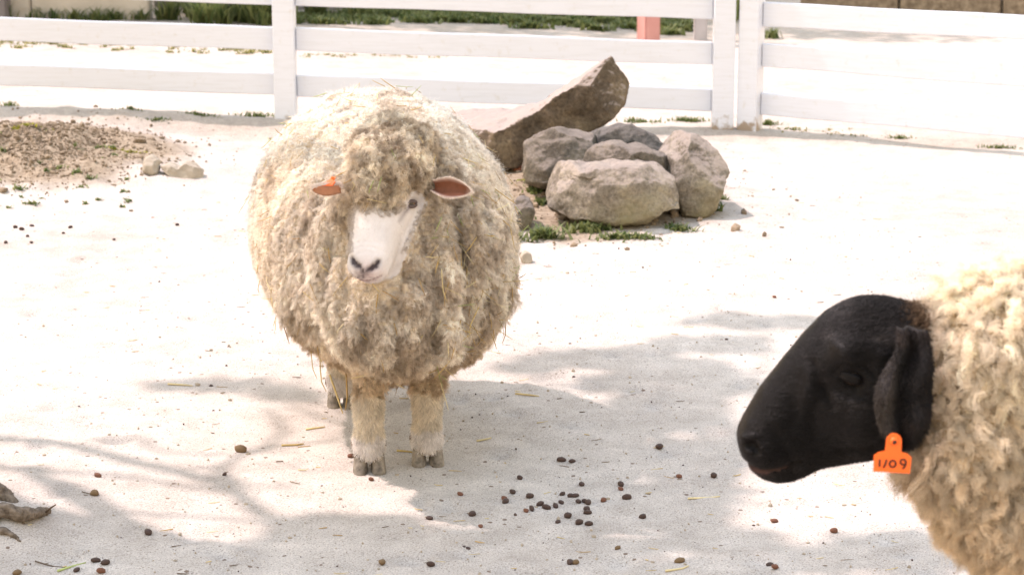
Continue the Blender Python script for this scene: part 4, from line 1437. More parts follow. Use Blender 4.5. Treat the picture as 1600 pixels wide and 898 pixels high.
# wisps where the fleece runs out round the face
Pw, nw = sample(me1, V, face, 9000, 170)
qx, qy = proj(Pw + np.array(O1))
dw = pldist(qx, qy, FACE + FACE[:1])
kw = (dw < 11) & (np.hypot(qx - 648, qy - 315) > 16) & (qy < 395)
Pw, nw, dw, qx, qy = Pw[kw], nw[kw], dw[kw], qx[kw], qy[kw]
aw = unit(np.stack([(qx - 595), 0 * qx, -(qy - 375)], 1))
tw_ = (1 - dw / 11)[:, None]
fibres('cheek_wisps', S1, M['wool'], Pw, nw, 0.004 + 0.008 * tw_[:, 0], 3, 0.002, 0.001, 1.2, 0.5 * aw + np.array([0, 0, -0.3]), 0.3, np.array([0.60, 0.555, 0.53]) * (1 - tw_) + np.array([0.56, 0.47, 0.37]) * tw_, 171, 5, 0.00024, 0.3, 0.4, 0.0006, 0.15, 0.001)
Pl, nl_ = sample(me1, V, legm & (V[:, 2] > 0.03), 22000, 99)
lcol = np.where((Pl[:, 2] + 0.022 * fbm(Pl * 40, 2, 72) < 0.092)[:, None], np.array([[0.70, 0.66, 0.64]]), np.array([[0.69, 0.62, 0.525]])) * (1 + 0.30 * fbm(Pl * 45, 3, 73))[:, None]
fibres('leg_hair', S1, M['fur'], Pl, nl_, 0.0115, 3, 0.002, 0.0008, 1, np.array([0, 0, -0.9]), 0.5, lcol, 100, 5, 0.00036, 0.5, 0.35, 0.0007, 0.22, 0.0005, 0.15)

# hooves: two claws each, and the little dewclaws behind
def claw(parent, f, sg, yaw, back):
    mb = MB()
    prof = catmull([(0.000, 0.0200, 0.030, 0.012), (0.006, 0.0205, 0.031, 0.011), (0.022, 0.0195, 0.027, 0.005), (0.042, 0.0185, 0.0235, -0.001), (0.054, 0.0165, 0.019, -0.004), (0.058, 0.012, 0.012, -0.004)], 2)
    Q = Matrix.Rotation(yaw, 3, 'Z')
    rings = []
    for z, hw, hl_, off in prof:
        ring = []
        for i in range(18):
            a = 2 * math.pi * i / 18
            x, y = math.cos(a), math.sin(a)
            xx = hw * math.copysign(abs(x) ** 0.75, x)
            if xx * sg < 0:
                xx *= 0.78                               # flat inner wall
            ring.append(f + Q @ Vector((xx + sg * 0.0185, -(hl_ * math.copysign(abs(y) ** 0.85, y) + off) - 0.004, z)))
        rings.append(ring)
    mb.rings(rings)
    return mb.build('hoof', M['hoof'], parent)
for f, back in feet:
    yaw = math.atan2(fw.x, -fw.y)
    for sg in (-1, 1):
        claw(S1, f + Vector((0, 0, -0.005)), sg, yaw + sg * 0.10, back)
        q = f + lf_ * (sg * 0.036) - fw * 0.012 + Vector((0, 0, 0.062))
        d = MB().ell((0, 0, 0), (0.0085, 0.012, 0.015), 12, 8).build('dewclaw', M['dewclaw'], S1)
        d.location = q

# ears, eyes, tag
M['earin'] = attrmat('ear_skin', 'Col', 0.7, 0.25, 0.12, 90, 0.2, 0.002)
tt = M['earin'].node_tree
bs_ = tt.nodes['Principled BSDF']
trn = N(tt, 'ShaderNodeBsdfTranslucent')
tt.links.new(bs_.inputs['Base Color'].links[0].from_socket, trn.inputs[0])
mx_ = N(tt, 'ShaderNodeMixShader')
mx_.inputs[0].default_value = 0.35
tt.links.new(bs_.outputs[0], mx_.inputs[1])
tt.links.new(trn.outputs[0], mx_.inputs[2])
tt.links.new(mx_.outputs[0], tt.nodes['Material Output'].inputs[0])
def earcols(o, C, K, inner, rim, outer):
    cc = []
    for (t, s) in C:
        k = sstep(0.74, 0.97, max(s, t * 0.93))
        cc.append(tuple(np.array(inner) * (1 - k) + np.array(rim) * k))
    cc += [outer] * K
    vcol(o.data, 'Col', cc)
eb = at(680, 293, 4.985) - O1
et = at(738, 299, 4.94) - O1
o, C, K = ear_mesh('ear', S1, eb, et - eb, Vector((-0.1, 0.60, 1)), (et - eb).length * 0.95, 0.0235, 0.020, M['earin'], 0.005, curve=-0.012)
earcols(o, C, K, (0.20, 0.075, 0.042), (0.70, 0.55, 0.48), (0.68, 0.60, 0.55))
ears1 = [o]
eb2 = at(532, 286, 5.00) - O1
et2 = at(486, 290, 4.97) - O1
o, C, K = ear_mesh('ear', S1, eb2, et2 - eb2, Vector((0.1, -0.75, 0.6)), (et2 - eb2).length, 0.026, -0.016, M['earin'], 0.004)
earcols(o, C, K, (0.72, 0.62, 0.56), (0.72, 0.62, 0.56), (0.62, 0.33, 0.22))
ears1.append(o)
for k_, o_ in enumerate(ears1):
    Ve = verts(o_.data)
    half = np.zeros(len(Ve), bool)
    if k_ == 0:
        half[len(Ve) // 2:] = True
    else:
        half[:len(Ve) // 2] = True
    rimv = np.array([max(s_, t_ * 0.92) > 0.9 for (t_, s_) in C])
    half |= np.concatenate([rimv, rimv])
    Pe, ne = sample(o_.data, Ve, half, 2600, 160 + k_)
    fibres('ear_hair', o_, M['fur'], Pe, ne, 0.0050, 2, 0.001, 0.0, 1, 0.9 * np.array((et - eb if k_ == 0 else et2 - eb2).normalized()), 0.2, np.array([0.74, 0.65, 0.58]), 162 + k_, 4, 0.00022, 0.3, 0.3, 0.0004, 0.15, 0.0006)
tc = at(516, 284, 4.965) - O1
tp_ = tag_plate('ear_tag', S1, tc, Vector((0.85, -0.5, 0.1)).normalized(), Vector((0.45, 0.75, 0.5)).normalized(), 0.0145, M['tag'], None, None)
for sg in (1, -1):
    c = H0 + ax * eyeS + lat * (sg * (abs(eyeL) - 0.007)) + dor * (eyeD - 0.003)
    nn = (lat * sg * 0.80 + ax * 0.30 + dor * 0.50).normalized()
    uu = (dor * 0.6 - ax * 0.8)
    uu = (uu - nn * uu.dot(nn)).normalized()
    eye(S1, c, nn, 0.0118, (0.20, 0.095, 0.03), uu, M['skin'], M['eyeball'], 0.52, 0.36)

# where hay clings
Ph, nh = sample(me1, V, fleece & (V[:, 2] > 0.2), 430, 101)
for p, q in zip(Ph, nh):
    HAYS.append((Vector(p) + O1, Vector(q), False))
Ph, nh = sample(me1, V, fleece & (ub > 0.2) & (vb > 0.03) & (V[:, 2] > 0.3) & (V[:, 2] < 0.75), 170, 102)
for p, q in zip(Ph, nh):
    HAYS.append((Vector(p) + O1, Vector(q), True))
# ------------------------------------------------------------------ the black-faced sheep
YH = 3.15
S2 = empty('black_faced_sheep', Vector((1.25, YH, 0)))
tag(S2, 'black-faced sheep with curly cream wool and an orange ear tag, seen in profile', 'sheep', 'sheep in the paddock')
O2 = S2.location.copy()
def A2(x, y, dY=0.0):
    return at(x, y, YH + dY) - O2
mb = MB()
prof = [((1151, 684), (1154, 694), .014), ((1155, 664), (1160, 716), .034), ((1168, 637), (1180, 738), .043), ((1190, 602), (1208, 752), .047), ((1216, 567), (1240, 747), .048), ((1248, 530), (1268, 733), .053),
        ((1280, 496), (1312, 723), .062), ((1310, 475), (1352, 717), .072), ((1345, 466), (1390, 700), .080), ((1385, 468), (1422, 672), .078), ((1430, 480), (1455, 650), .070), ((1480, 500), (1490, 650), .060)]
PF = catmull([(*a, *b, w) for a, b, w in prof], 5)
rings = []
for x0, y0, x1, y1, w in PF:
    a, b = A2(x0, y0), A2(x1, y1)
    c, h = (a + b) / 2, (a - b) / 2
    ring = []
    for i in range(30):
        ph = 2 * math.pi * i / 30
        cc, ss = math.cos(ph), math.sin(ph)
        lx = w * math.copysign(abs(cc) ** 0.9, cc)
        ly = math.copysign(abs(ss) ** 0.9, ss)
        if ly < 0:
            lx *= 1 - 0.25 * (-ly) ** 1.5
        else:
            lx *= 1 - 0.18 * ly ** 1.5
        ring.append(c + h * ly + Vector((0, lx, 0)))
    rings.append(ring)
mb.rings(rings)
# neck, chest, barrel, legs
mb.ell(A2(1566, 545, 0.03), (0.120, 0.135, 0.112), 26, 16)
mb.ell(A2(1512, 670, 0.02), (0.100, 0.13, 0.110), 26, 16)
mb.ell(A2(1588, 742, 0.03), (0.125, 0.15, 0.130), 26, 16)
mb.ell(A2(1712, 872, 0.05), (0.155, 0.20, 0.20), 26, 16)
mb.ell(A2(1690, 640, 0.05), (0.20, 0.16, 0.17), 26, 16)
rings = []
for u, w, hw, hh in catmull([(-0.50, 0.52, 0.05, 0.05), (-0.47, 0.52, 0.16, 0.16), (-0.36, 0.54, 0.24, 0.25), (-0.15, 0.55, 0.275, 0.29), (0.15, 0.55, 0.28, 0.29), (0.42, 0.55, 0.255, 0.27), (0.56, 0.54, 0.16, 0.17), (0.60, 0.54, 0.05, 0.05)], 4):
    rings.append([Vector((u + 0.10, 0.06 + hw * math.cos(2 * math.pi * i / 36), w + hh * math.sin(2 * math.pi * i / 36))) for i in range(36)])
mb.rings(rings)
feet2 = []
for (x, y, back) in ((-0.24, -0.05, 0), (-0.20, 0.17, 0), (0.48, -0.05, 1), (0.52, 0.17, 1)):
    f = Vector((x, y, gzz(x + O2.x, y + O2.y)))
    kn = f + Vector(((0.05 if back else -0.005), 0, 0.22))
    leg(mb, f, kn, f + Vector((-0.04 if back else 0, 0, 0.42)), 0.036)
    feet2.append(f)
me2_ = remesh(mb, 0.0048, 5)
V, Nn = verts(me2_), normals(me2_)
# picture-plane positions in the profile give the head its features
def pixdist(V, pts):
    """distance in the x-z plane to a polyline of picture positions (metres)"""
    Q = np.array([(A2(x, y).x, A2(x, y).z) for x, y in pts])
    X = V[:, [0, 2]]
    best = np.full(len(V), 9.0)
    for a, b in zip(Q[:-1], Q[1:]):
        ab = b - a
        t = np.clip(((X - a) @ ab) / (ab @ ab + 1e-12), 0, 1)
        best = np.minimum(best, np.linalg.norm(X - (a + t[:, None] * ab), axis=1))
    return best
def blob(V, x, y, r):
    p = A2(x, y)
    return np.exp(-(((V[:, 0] - p.x) ** 2 + (V[:, 2] - p.z) ** 2) / r ** 2))
xb = np.array([A2(1438, 470).x, A2(1443, 540).x, A2(1446, 620).x, A2(1415, 690).x])
zb = np.array([A2(1438, 470).z, A2(1443, 540).z, A2(1446, 620).z, A2(1415, 690).z])
lim = np.interp(-V[:, 2], -zb, xb)
head = (V[:, 0] < lim + 0.006 * fbm(V * 30, 2, 5)) & (V[:, 2] > 0.60)
leg2 = V[:, 2] < 0.24
fleece2 = ~(head | leg2)
sidey = np.abs(V[:, 1]) > 0.012
mo = np.exp(-(pixdist(V, [(1158, 716), (1180, 726), (1212, 722), (1246, 708)]) / 0.0035) ** 2) * head
V = V - Nn * (0.010 * mo)[:, None]
no = np.exp(-(pixdist(V, [(1163, 684), (1172, 680), (1176, 690)]) / 0.0055) ** 2) * head * sidey
V = V - Nn * (0.013 * no)[:, None]
V = V + Nn * (0.005 * np.exp(-((pixdist(V, [(1160, 676), (1172, 670), (1182, 684), (1180, 694)]) - 0.0) / 0.004) ** 2) * head * sidey * (1 - no))[:, None]
V = V + Nn * (0.014 * blob(V, 1314, 540, 0.018) * head * sidey)[:, None]
V = V - Nn * (0.013 * blob(V, 1318, 578, 0.016) * head * sidey)[:, None]
V = V - Nn * (0.008 * blob(V, 1278, 590, 0.018) * head * sidey)[:, None]
V = V + Nn * (0.013 * blob(V, 1335, 645, 0.032) * head * sidey)[:, None]
V = V - Nn * (0.008 * blob(V, 1250, 640, 0.030) * head * sidey)[:, None]
V = V + Nn * (0.004 * blob(V, 1185, 700, 0.020) * head * sidey)[:, None]
for pl_, am_, sg_ in (([(1292, 566), (1308, 550), (1332, 550), (1352, 564)], -0.0045, 0.0042), ([(1298, 592), (1318, 601), (1344, 594)], -0.0035, 0.004), ([(1264, 556), (1272, 590), (1290, 614)], -0.004, 0.006), ([(1262, 575), (1250, 620), (1240, 660)], 0.004, 0.009),
                      ([(1300, 692), (1350, 682), (1386, 650)], -0.005, 0.007), ([(1300, 525), (1330, 520), (1362, 536)], 0.0045, 0.008), ([(1360, 600), (1372, 560), (1380, 530)], -0.004, 0.008), ([(1195, 655), (1225, 700), (1232, 735)], -0.003, 0.008)):
    V = V + Nn * (am_ * np.exp(-(pixdist(V, pl_) / sg_) ** 2) * head * sidey)[:, None]
V = V + Nn * (0.0022 * fbm(V * 28, 3, 116) * head)[:, None]
lump = 0.022 * fbm(V * 17, 3, 110) + 0.010 * fbm(V * 42, 2, 111)
V = V + Nn * (lump * fleece2)[:, None]
setverts(me2_, V)
C = np.tile(np.array([0.34, 0.25, 0.16]), (len(V), 1))
C = np.where(head[:, None], np.array([[0.007, 0.006, 0.0062]]), C)
C = np.where(leg2[:, None], np.array([[0.014, 0.012, 0.012]]), C)
lip = np.exp(-(pixdist(V, [(1172, 728), (1200, 730), (1225, 722)]) / 0.005) ** 2) * head
C = C + (np.array([0.075, 0.042, 0.04]) - C) * (0.7 * lip)[:, None]
vcol(me2_, 'Col', C)
link('body', me2_, S2, M['darkskin'])
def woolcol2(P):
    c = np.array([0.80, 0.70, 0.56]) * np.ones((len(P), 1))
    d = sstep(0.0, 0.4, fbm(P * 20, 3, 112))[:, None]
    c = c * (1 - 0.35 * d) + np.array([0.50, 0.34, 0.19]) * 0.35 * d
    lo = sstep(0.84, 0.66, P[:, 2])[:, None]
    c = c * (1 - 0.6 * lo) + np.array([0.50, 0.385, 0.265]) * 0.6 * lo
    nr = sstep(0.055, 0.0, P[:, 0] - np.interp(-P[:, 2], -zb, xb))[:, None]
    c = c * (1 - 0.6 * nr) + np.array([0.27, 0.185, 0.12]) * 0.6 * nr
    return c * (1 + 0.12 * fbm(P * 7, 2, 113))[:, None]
inview = fleece2 & (V[:, 0] < 0.15)
P, n_ = sample(me2_, V, inview, 52000, 120)
P, n_ = thin(P, n_, 0.0112, 120)
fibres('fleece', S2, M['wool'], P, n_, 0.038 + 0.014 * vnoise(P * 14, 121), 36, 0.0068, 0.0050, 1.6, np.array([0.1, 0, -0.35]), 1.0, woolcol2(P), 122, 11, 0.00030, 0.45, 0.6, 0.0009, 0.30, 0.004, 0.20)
P, n_ = sample(me2_, V, fleece2 & ~inview, 20000, 123)
P, n_ = thin(P, n_, 0.02, 123)
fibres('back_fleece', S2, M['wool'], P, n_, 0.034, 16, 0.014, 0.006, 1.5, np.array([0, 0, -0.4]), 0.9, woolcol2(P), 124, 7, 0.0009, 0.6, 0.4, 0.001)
P, n_ = sample(me2_, V, inview, 14000, 125)
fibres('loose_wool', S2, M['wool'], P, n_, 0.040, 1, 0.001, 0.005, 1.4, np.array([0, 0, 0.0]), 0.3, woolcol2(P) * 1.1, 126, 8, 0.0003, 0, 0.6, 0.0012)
# brown wool behind the poll
pol = head & (V[:, 0] > A2(1392, 500).x) & (V[:, 2] > A2(1400, 530).z)
P, n_ = sample(me2_, V, pol, 1500, 127)
w_ = sstep(A2(1388, 500).x, A2(1430, 500).x, P[:, 0]) * sstep(A2(1400, 530).z, A2(1400, 500).z, P[:, 2])
k_ = np.random.default_rng(127).uniform(0, 1, len(P)) < 0.25 + w_
P, n_, w_ = P[k_], n_[k_], w_[k_]
fibres('poll_wool', S2, M['wool'], P, n_, 0.005 + 0.009 * w_, 8, 0.003, 0.0018, 1.5, np.array([0.5, 0, 0]), 0.2, np.array([0.022, 0.016, 0.014]) + np.array([0.12, 0.078, 0.05]) * w_[:, None], 128, 6, 0.0005, 0.5, 0.4, 0.0006, 0.35)
# short black hair
hm = head & (mo < 0.35) & (no < 0.3)
P, n_ = sample(me2_, V, hm, 60000, 129)
toback = np.stack([np.full(len(P), 1.0), np.zeros(len(P)), np.full(len(P), 0.15)], 1)
gray = sstep(0.1, 0.5, fbm(P * 30, 3, 130))[:, None]
cb = np.array([0.0065, 0.0055, 0.006]) + np.array([0.04, 0.035, 0.035]) * gray * np.clip(blob(P, 1281, 568, 0.010) * 4 + blob(P, 1345, 508, 0.045) * 1.1 + np.exp(-(pixdist(P, [(1175, 640), (1225, 565), (1290, 500)]) / 0.022) ** 2) * 0.7 + np.exp(-(pixdist(P, [(1290, 600), (1340, 605), (1370, 560)]) / 0.012) ** 2) * 0.6 + 0.10, 0, 3)[:, None]  # dusty grey hairs, with highlights painted in on brow and nose bridge
fibres('head_hair', S2, M['blackfur'], P, n_, 0.009, 2, 0.001, 0, 1, toback * 3.6, 0.0, cb, 131, 4, 0.00030, 0.3, 0.17, 0.0004, 0.4, 0.0002)
# eye
ec = A2(1322, 572) + Vector((0, -0.058, 0))
eye(S2, ec, Vector((-0.35, -0.90, 0.1)).normalized(), 0.0115, (0.02, 0.014, 0.01), Vector((0.25, 0.0, 0.95)).normalized(), M['darkskin'], M['eyeball'], 0.22, 0.50)
ec2 = A2(1322, 572) + Vector((0, 0.058, 0))
eye(S2, ec2, Vector((-0.35, 0.90, 0.1)).normalized(), 0.0125, (0.03, 0.02, 0.012), Vector((0.25, 0.0, 0.95)).normalized(), M['darkskin'], M['eyeball'], 0.22, 0.50)
for o in S2.children:
    if o.name.startswith('eyelid'):
        o.data.attributes.remove(o.data.attributes['Col'])
        vcol(o.data, 'Col', [(0.007, 0.006, 0.006)] * len(o.data.vertices))
# drooping ears
def droop(sg):
    """a thick folded ear hanging down the cheek; outline from the profile"""
    left = [(1402, 512), (1398, 545), (1376, 580), (1363, 606), (1364, 632), (1372, 660), (1388, 684), (1404, 694)]
    right = [(1452, 520), (1456, 555), (1455, 590), (1452, 622), (1449, 650), (1442, 672), (1428, 690), (1408, 696)]
    Lc, Rc = catmull(left, 4), catmull(right, 4)
    nu, nv = len(Lc), 12
    top, bot = [], []
    for i in range(nu):
        t = i / (nu - 1)
        yoff = -0.085 - 0.035 * math.sin(t * 2.4)
        a, b = A2(*Lc[i], -0.10), A2(*Rc[i], -0.10)
        for j in range(nv + 1):
            s = j / nv
            p = a.lerp(b, s)
            fold = 0.016 * math.exp(-((s - 0.16) / 0.15) ** 2) - 0.012 * math.exp(-((s - 0.42) / 0.16) ** 2) + 0.010 * math.exp(-((s - 0.75) / 0.2) ** 2)
            fold *= min(1, 4 * (1 - t) + 0.1)
            fold += 0.004 * math.sin(t * 17 + s * 5)
            edge = 1 - abs(2 * s - 1) ** 3
            y = yoff - fold - 0.006 * edge
            top.append(Vector((p.x, sg * -y * -1 if sg > 0 else y * -1, p.z)))
            y2 = yoff - fold + 0.006 * edge
            bot.append(Vector((p.x, sg * -y2 * -1 if sg > 0 else y2 * -1, p.z)))
    n, K, F = nv + 1, len(top), []
    for i in range(nu - 1):
        for j in range(nv):
            a = i * n + j
            F.append((a, a + 1, a + n + 1, a + n))
            F.append((K + a, K + a + n, K + a + n + 1, K + a + 1))
    for i in range(nu - 1):
        a = i * n
        F.append((a, a + n, K + a + n, K + a))
        a = i * n + nv
        F.append((a, K + a, K + a + n, a + n))
    for j in range(nv):
        F.append((j, K + j, K + j + 1, j + 1))
        a = (nu - 1) * n + j
        F.append((a, a + 1, K + a + 1, K + a))
    o = mesh('ear', top + bot, F, M['darkskin'], S2)
    vcol(o.data, 'Col', [(0.016, 0.013, 0.013)] * len(o.data.vertices))
    bm = bmesh.new()
    bm.from_mesh(o.data)
    bmesh.ops.recalc_face_normals(bm, faces=bm.faces)
    bm.to_mesh(o.data)
    bm.free()
    return o
for sg in (1, -1):
    o = droop(sg)
    Ve = verts(o.data)
    Pe, ne = sample(o.data, Ve, np.ones(len(Ve), bool), 11000 if sg > 0 else 5000, 132 + sg)
    brn = sstep(0.0, 0.5, fbm(Pe * 26, 3, 140))[:, None]
    edge_ = sstep(A2(1385, 600).x, A2(1362, 600).x, Pe[:, 0])[:, None]
    ce = np.array([0.010, 0.0085, 0.0085]) + np.array([0.030, 0.019, 0.015]) * brn * 0.6 + np.array([0.05, 0.04, 0.033]) * edge_ * 0.8
    h = fibres('ear_hair', o, M['blackfur'], Pe, ne, 0.0065, 2, 0.001, 0.0, 1, np.array([0.1, 0, -1.2]), 0.2, ce, 134 + sg, 4, 0.00028, 0.3, 0.3, 0.0004, 0.3, 0.0008)
    if sg > 0:
        tcen = A2(1395, 711, -0.150)
        dig = []
        dig += [[(-0.70, -0.25), (-0.69, -0.66)], [(-0.33, -0.24), (-0.38, -0.52), (-0.46, -0.70)]]
        dig += [[(0.02 + 0.17 * math.cos(a), -0.46 + 0.19 * math.sin(a)) for a in np.linspace(0, 6.283, 12)]]
        dig += [[(0.58 + 0.15 * math.cos(a), -0.33 + 0.15 * math.sin(a)) for a in np.linspace(-0.2, 5.2, 11)], [(0.74, -0.30), (0.73, -0.48), (0.64, -0.66), (0.56, -0.70)]]
        tag_plate('ear_tag', o, tcen, Vector((1, 0, -0.05)).normalized(), Vector((0.05, 0.06, 1)).normalized(), 0.0257, M['tag'], dig, M['ink'])
for f in feet2:
    for sg in (-1, 1):
        claw(S2, f + Vector((0, 0, 0.001)), sg, -math.pi / 2, 0)
Ph, nh = sample(me2_, V, inview, 46, 150)
for p, q in zip(Ph, nh):
    HAYS.append((Vector(p) + O2, Vector(q), False))
# ------------------------------------------------------------------ droppings, straw, twigs
bm = bmesh.new()
bmesh.ops.create_icosphere(bm, subdivisions=2, radius=1)
pel = []
base = np.array([v.co[:] for v in bm.verts])
fcs = [[v.index for v in f.verts] for f in bm.faces]
bm.free()
for k in range(6):
    q = base * (1 + 0.30 * fbm(base * 1.6 + k * 9, 3, 700 + k))[:, None] * np.array([1.15 + 0.1 * (k % 3), 0.92, 0.82])
    me = bpy.data.meshes.new('pellet')
    me.from_pydata(q.tolist(), [], fcs)
    me.polygons.foreach_set('use_smooth', [True] * len(me.polygons))
    pel.append(me)
pel_m = {}
for mk in ('dung', 'dung_red', 'dung_tan'):
    for k, me in enumerate(pel):
        c = me.copy()
        c.materials.append(M[mk])
        pel_m[mk, k] = c
rp = random.Random(3)
def pellet(x, y, px, mk, label, group):
    p = G(x, y)
    s = px * 0.5 * p.y / FPX * 1.02
    o = bpy.data.objects.new('dropping', pel_m[mk, rp.randrange(6)])
    COL.objects.link(o)
    o.scale = (s * rp.uniform(0.9, 1.15), s * rp.uniform(0.85, 1.05), s * rp.uniform(0.85, 1.0))
    o.rotation_euler = (rp.uniform(-.3, .3), rp.uniform(-.3, .3), rp.uniform(0, 6.28))
    o.location = (p.x, p.y, p.z + s * 0.5)
    tag(o, label, 'dropping', group)
    return o
heap = [(879, 773, 9), (891, 776, 10), (898, 776, 10), (904, 785, 11), (913, 784, 9), (919, 787, 13), (877, 786, 9), (868, 792, 11), (844, 789, 11), (854, 794, 11), (831, 796, 10), (917, 797, 12), (918, 802, 11), (887, 808, 14), (872, 816, 8), (905, 818, 13), (920, 820, 11), (828, 777, 13)]
for x, y, s in heap:
    pellet(x, y, s, 'dung', 'dark brown dropping in the dense scatter on the shaded sand', 'droppings in the dense scatter')
for x, y, s, mk, lab in [
    (877, 720, 12, 'dung', 'dark dropping, slightly bigger of the two above the dense scatter'), (894, 722, 10, 'dung', 'smaller dark dropping of the two above the dense scatter'),
    (812, 748, 10, 'dung', 'lone dark dropping between the sheep hoof and dense scatter'), (909, 758, 11, 'dung', 'lone dark dropping just above the dense scatter'),
    (970, 758, 11, 'dung', 'upper dark dropping of two touching beside the dense scatter'), (970, 765, 9, 'dung_red', 'paler dropping touching under a dark one beside the scatter'),
    (1030, 700, 13, 'dung', 'lone dark dropping farthest up the shaded sand near black muzzle'), (1061, 746, 10, 'dung_red', 'brownish dropping farther from the black muzzle of a level two'), (1115, 745, 12, 'dung', 'dark dropping closest to the chin of the black-faced sheep'),
    (719, 773, 9, 'dung_red', 'reddish dropping below the white sheep hoof on dappled sand'), (801, 770, 10, 'dung', 'dark dropping at the upper edge of the scatter toward the sheep'),
    (788, 780, 9, 'dung_red', 'reddish dropping behind a darker one at the scatter edge'), (790, 785, 13, 'dung', 'dark dropping in front of a reddish one at the scatter edge'),
    (943, 783, 11, 'dung_red', 'reddish dropping alone on the black sheep side of the scatter'), (979, 779, 13, 'dung', 'glossy dark dropping under the touching two'), (822, 799, 9, 'dung_red', 'reddish dropping at the low edge of the scatter'),
    (1004, 809, 11, 'dung', 'lone dark dropping below the scatter toward the black sheep'), (671, 811, 10, 'dung', 'lone dark dropping below the front hooves on dappled sand'), (738, 805, 12, 'dung', 'dark dropping with a straw bit below the reddish one'),
    (751, 823, 8, 'dung_red', 'small brown dropping lying in a sun fleck'), (723, 858, 11, 'dung', 'dark dropping on the deep shade strip, one of two touching'), (731, 859, 9, 'dung', 'rounder dropping touching another on the deep shade strip'),
    (673, 883, 12, 'dung', 'lone dark dropping near the picture bottom below the hooves'), (891, 880, 12, 'dung', 'dark half of the joined two near the picture bottom'), (899, 880, 11, 'dung_tan', 'tan half of the joined two near the picture bottom'),
    (965, 857, 9, 'dung_tan', 'small tan dropping near the low sun fleck'), (1062, 878, 13, 'dung_tan', 'yellowish tan lump near the bottom, beside a straw'), (1210, 815, 10, 'dung_red', 'brown dropping in the sun below the black chin'),
    (1303, 831, 13, 'dung_red', 'brown dropping in the sun below the orange tag'), (1203, 884, 11, 'dung', 'dark dropping of two near the bottom under the black chin'), (1211, 887, 11, 'dung_red', 'brown dropping touching a dark one near the bottom'), (1453, 829, 12, 'dung', 'dark dropping right in front of the curly neck wool'),
    (153, 744, 10, 'dung_red', 'pinkish dropping among branch shadows on the open sand'), (148, 773, 15, 'dung_tan', 'tan lump below the pinkish dropping among branch shadows'), (376, 705, 17, 'dung_tan', 'long tan lump at the fork of the branch shadow'),
    (351, 742, 7, 'dung', 'tiny dark dropping just under the long tan lump'), (232, 834, 14, 'dung', 'dark dropping where branch shade meets the deep shade strip'), (35, 802, 10, 'dung', 'dark round dropping resting behind the near root'),
    (150, 877, 12, 'dung', 'dark round dropping nearest the root on the shade strip'), (165, 881, 14, 'dung', 'flat dark dropping beside a round one on the shade strip'), (158, 894, 14, 'dung_red', 'reddish brown dropping at the very bottom below the flat one'), (120, 892, 11, 'dung', 'dark dropping on a green straw at the bottom'), (27, 897, 14, 'dung_tan', 'orange-brown dropping cut by the bottom near the root'),
    (597, 880, 12, 'dung_tan', 'tan dropping near the bottom under the front hoof'), (580, 750, 9, 'dung_red', 'pinkish dropping just in front of the white front hoof'), (548, 714, 10, 'dung_red', 'reddish dropping against the side of the front hoof'),
    (1210, 465, 6, 'dung_red', 'tiny brown speck-like dropping on far sand above the black sheep'), (178, 375, 5, 'dung', 'tiny dropping alone on bright sand below the flat stone'), (239, 342, 5, 'dung_red', 'tiny brown dropping below the knobbly stone'), (277, 352, 6, 'dung', 'tiny dark dropping below the flat tan stone')]:
    pellet(x, y, s, mk, lab, 'single droppings on the sand')
for x, y, s in [(24, 356, 7), (34, 359, 7), (50, 354, 6), (43, 370, 6), (9, 380, 7), (49, 380, 6), (99, 365, 5), (110, 356, 6)]:
    pellet(x, y, s, 'dung', 'small dropping on bright sand below the soil mound', 'droppings below the soil mound')

def strawset(name, items, label, cat, kind=None, group=None):
    """items: (start, direction, length, radius, colour)"""
    mb, C = MB(), []
    for (p, d, L, r_, col) in items:
        p, d = Vector(p), Vector(d).normalized()
        side = d.cross(Vector((0, 0, 1)))
        side = side.normalized() if side.length > 1e-3 else Vector((1, 0, 0))
        bend = side * rp.uniform(-0.15, 0.15) * L + Vector((0, 0, -0.03 * L))
        n0 = len(mb.V)
        mb.tube([p, p + d * L * 0.33 + bend * 0.6, p + d * L * 0.67 + bend, p + d * L + bend * 0.4], [r_, r_, r_ * 0.9, r_ * 0.5], 4)
        C += [col] * (len(mb.V) - n0)
    o = mb.build(name, M['straw'])
    vcol(o.data, 'Col', C)
    tag(o, label, cat, group, kind)
    return o
STRAW = [(0.50, 0.36, 0.14), (0.58, 0.45, 0.22), (0.42, 0.27, 0.10), (0.62, 0.52, 0.30)]
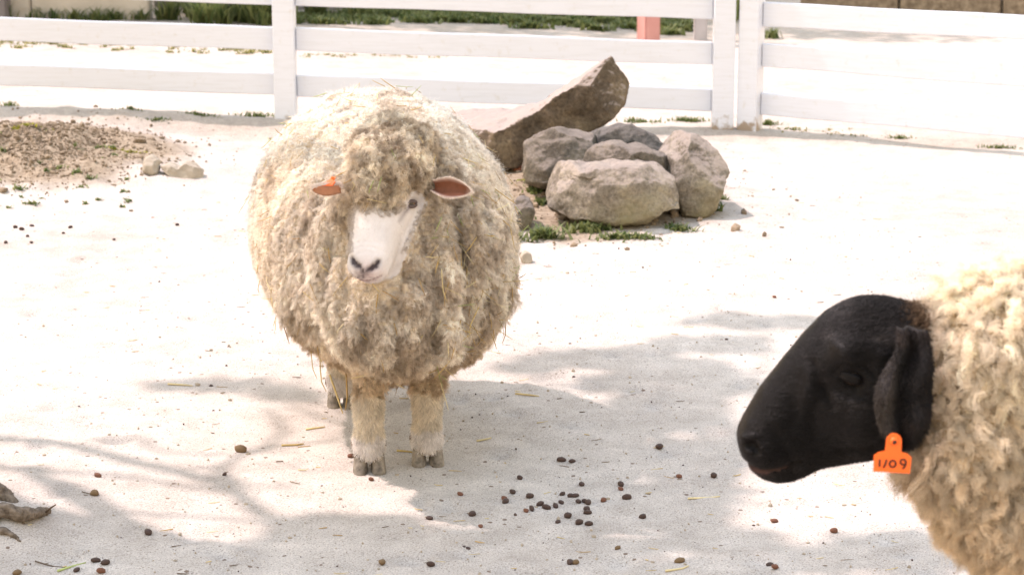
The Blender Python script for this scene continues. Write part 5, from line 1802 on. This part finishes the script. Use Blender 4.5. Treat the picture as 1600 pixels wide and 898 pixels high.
for (x, y, x2, y2, lab, ci) in [(805, 616, 842, 620, 'pale straw lying on sand between the sheep and black muzzle', 1), (745, 690, 768, 685, 'short straw on sand beside the front hoof', 3), (620, 705, 648, 708, 'thin straw lying between the two front hooves', 0),
                            (1075, 780, 1125, 776, 'pale straw on sand under the black chin', 3), (440, 697, 475, 694, 'straw on sand along the branch shadow', 0), (478, 672, 508, 668, 'yellow straw on sand left of the hind hoof', 1),
                            (90, 893, 135, 880, 'broad greenish straw blade by the bottom droppings', 4), (1040, 893, 1075, 884, 'curved pale straw near the yellowish lump', 3), (262, 601, 300, 604, 'faint straw on the far strip of branch shade', 3), (55, 878, 105, 886, 'thin dark dry stem near the roots', 5)]:
    a, b = G(x, y), G(x2, y2)
    strawset('straw', [((a.x, a.y, a.z + 0.003), b - a, (b - a).length, 0.0028 if ci != 5 else 0.002, (STRAW + [(0.36, 0.42, 0.16), (0.10, 0.07, 0.05)])[ci])], lab, 'straw', None, 'straws on the sand')
its = []
for k in range(260):
    X, Y = rp.uniform(-1.5, 1.5), 4.5 + 4.5 * rp.random() ** 1.5
    a = rp.uniform(-0.5, 0.5) + (math.pi if rp.random() < .5 else 0)
    its.append(((X, Y, gzz(X, Y) + 0.002), (math.cos(a), math.sin(a) * 1.5, 0.02), rp.uniform(0.008, 0.035), rp.uniform(0.0006, 0.0014), rp.choice(STRAW + [(0.12, 0.08, 0.05), (0.2, 0.15, 0.1)])))
strawset('chaff', its, 'fine straw chaff and stem bits strewn over the sand', 'chaff', 'stuff')
its = []
for k in range(len(HAYS)):
    p, nrm, big = HAYS[k]
    t1 = Vector((rp.gauss(0, 1), rp.gauss(0, 1), rp.gauss(-0.5, 1)))
    d = (t1 - nrm * t1.dot(nrm)).normalized() + nrm * rp.uniform(0.0, 0.45)
    its.append((p + nrm * 0.012, d, rp.uniform(0.02, 0.055) * (1.5 if big else 1), rp.uniform(0.0006, 0.0013), rp.choice(STRAW + [(0.30, 0.36, 0.12), (0.45, 0.30, 0.10), (0.35, 0.22, 0.10)])))
for (x, y, x2, y2, Y, w) in [(492, 545, 503, 575, 5.35, .0014), (486, 540, 497, 590, 5.38, .0012), (512, 560, 540, 575, 5.4, .002), (540, 575, 538, 640, 5.35, .0022), (515, 585, 535, 645, 5.35, .0026), (500, 560, 512, 610, 5.38, .0016), (688, 598, 700, 640, 5.25, .001), (620, 600, 632, 606, 5.2, .0012), (690, 420, 700, 470, 4.97, .0011), (705, 430, 697, 478, 4.98, .0010), (720, 500, 705, 560, 5.0, .0014), (430, 500, 428, 520, 5.4, .0008), (748, 480, 735, 520, 5.05, .0014)]:
    a, b = at(x, y, Y), at(x2, y2, Y - 0.02)
    its.append((a, b - a, (b - a).length, w, rp.choice(STRAW)))
strawset('hay_bits', its, 'hay and straw bits caught in the fleece of both sheep', 'hay', 'stuff')
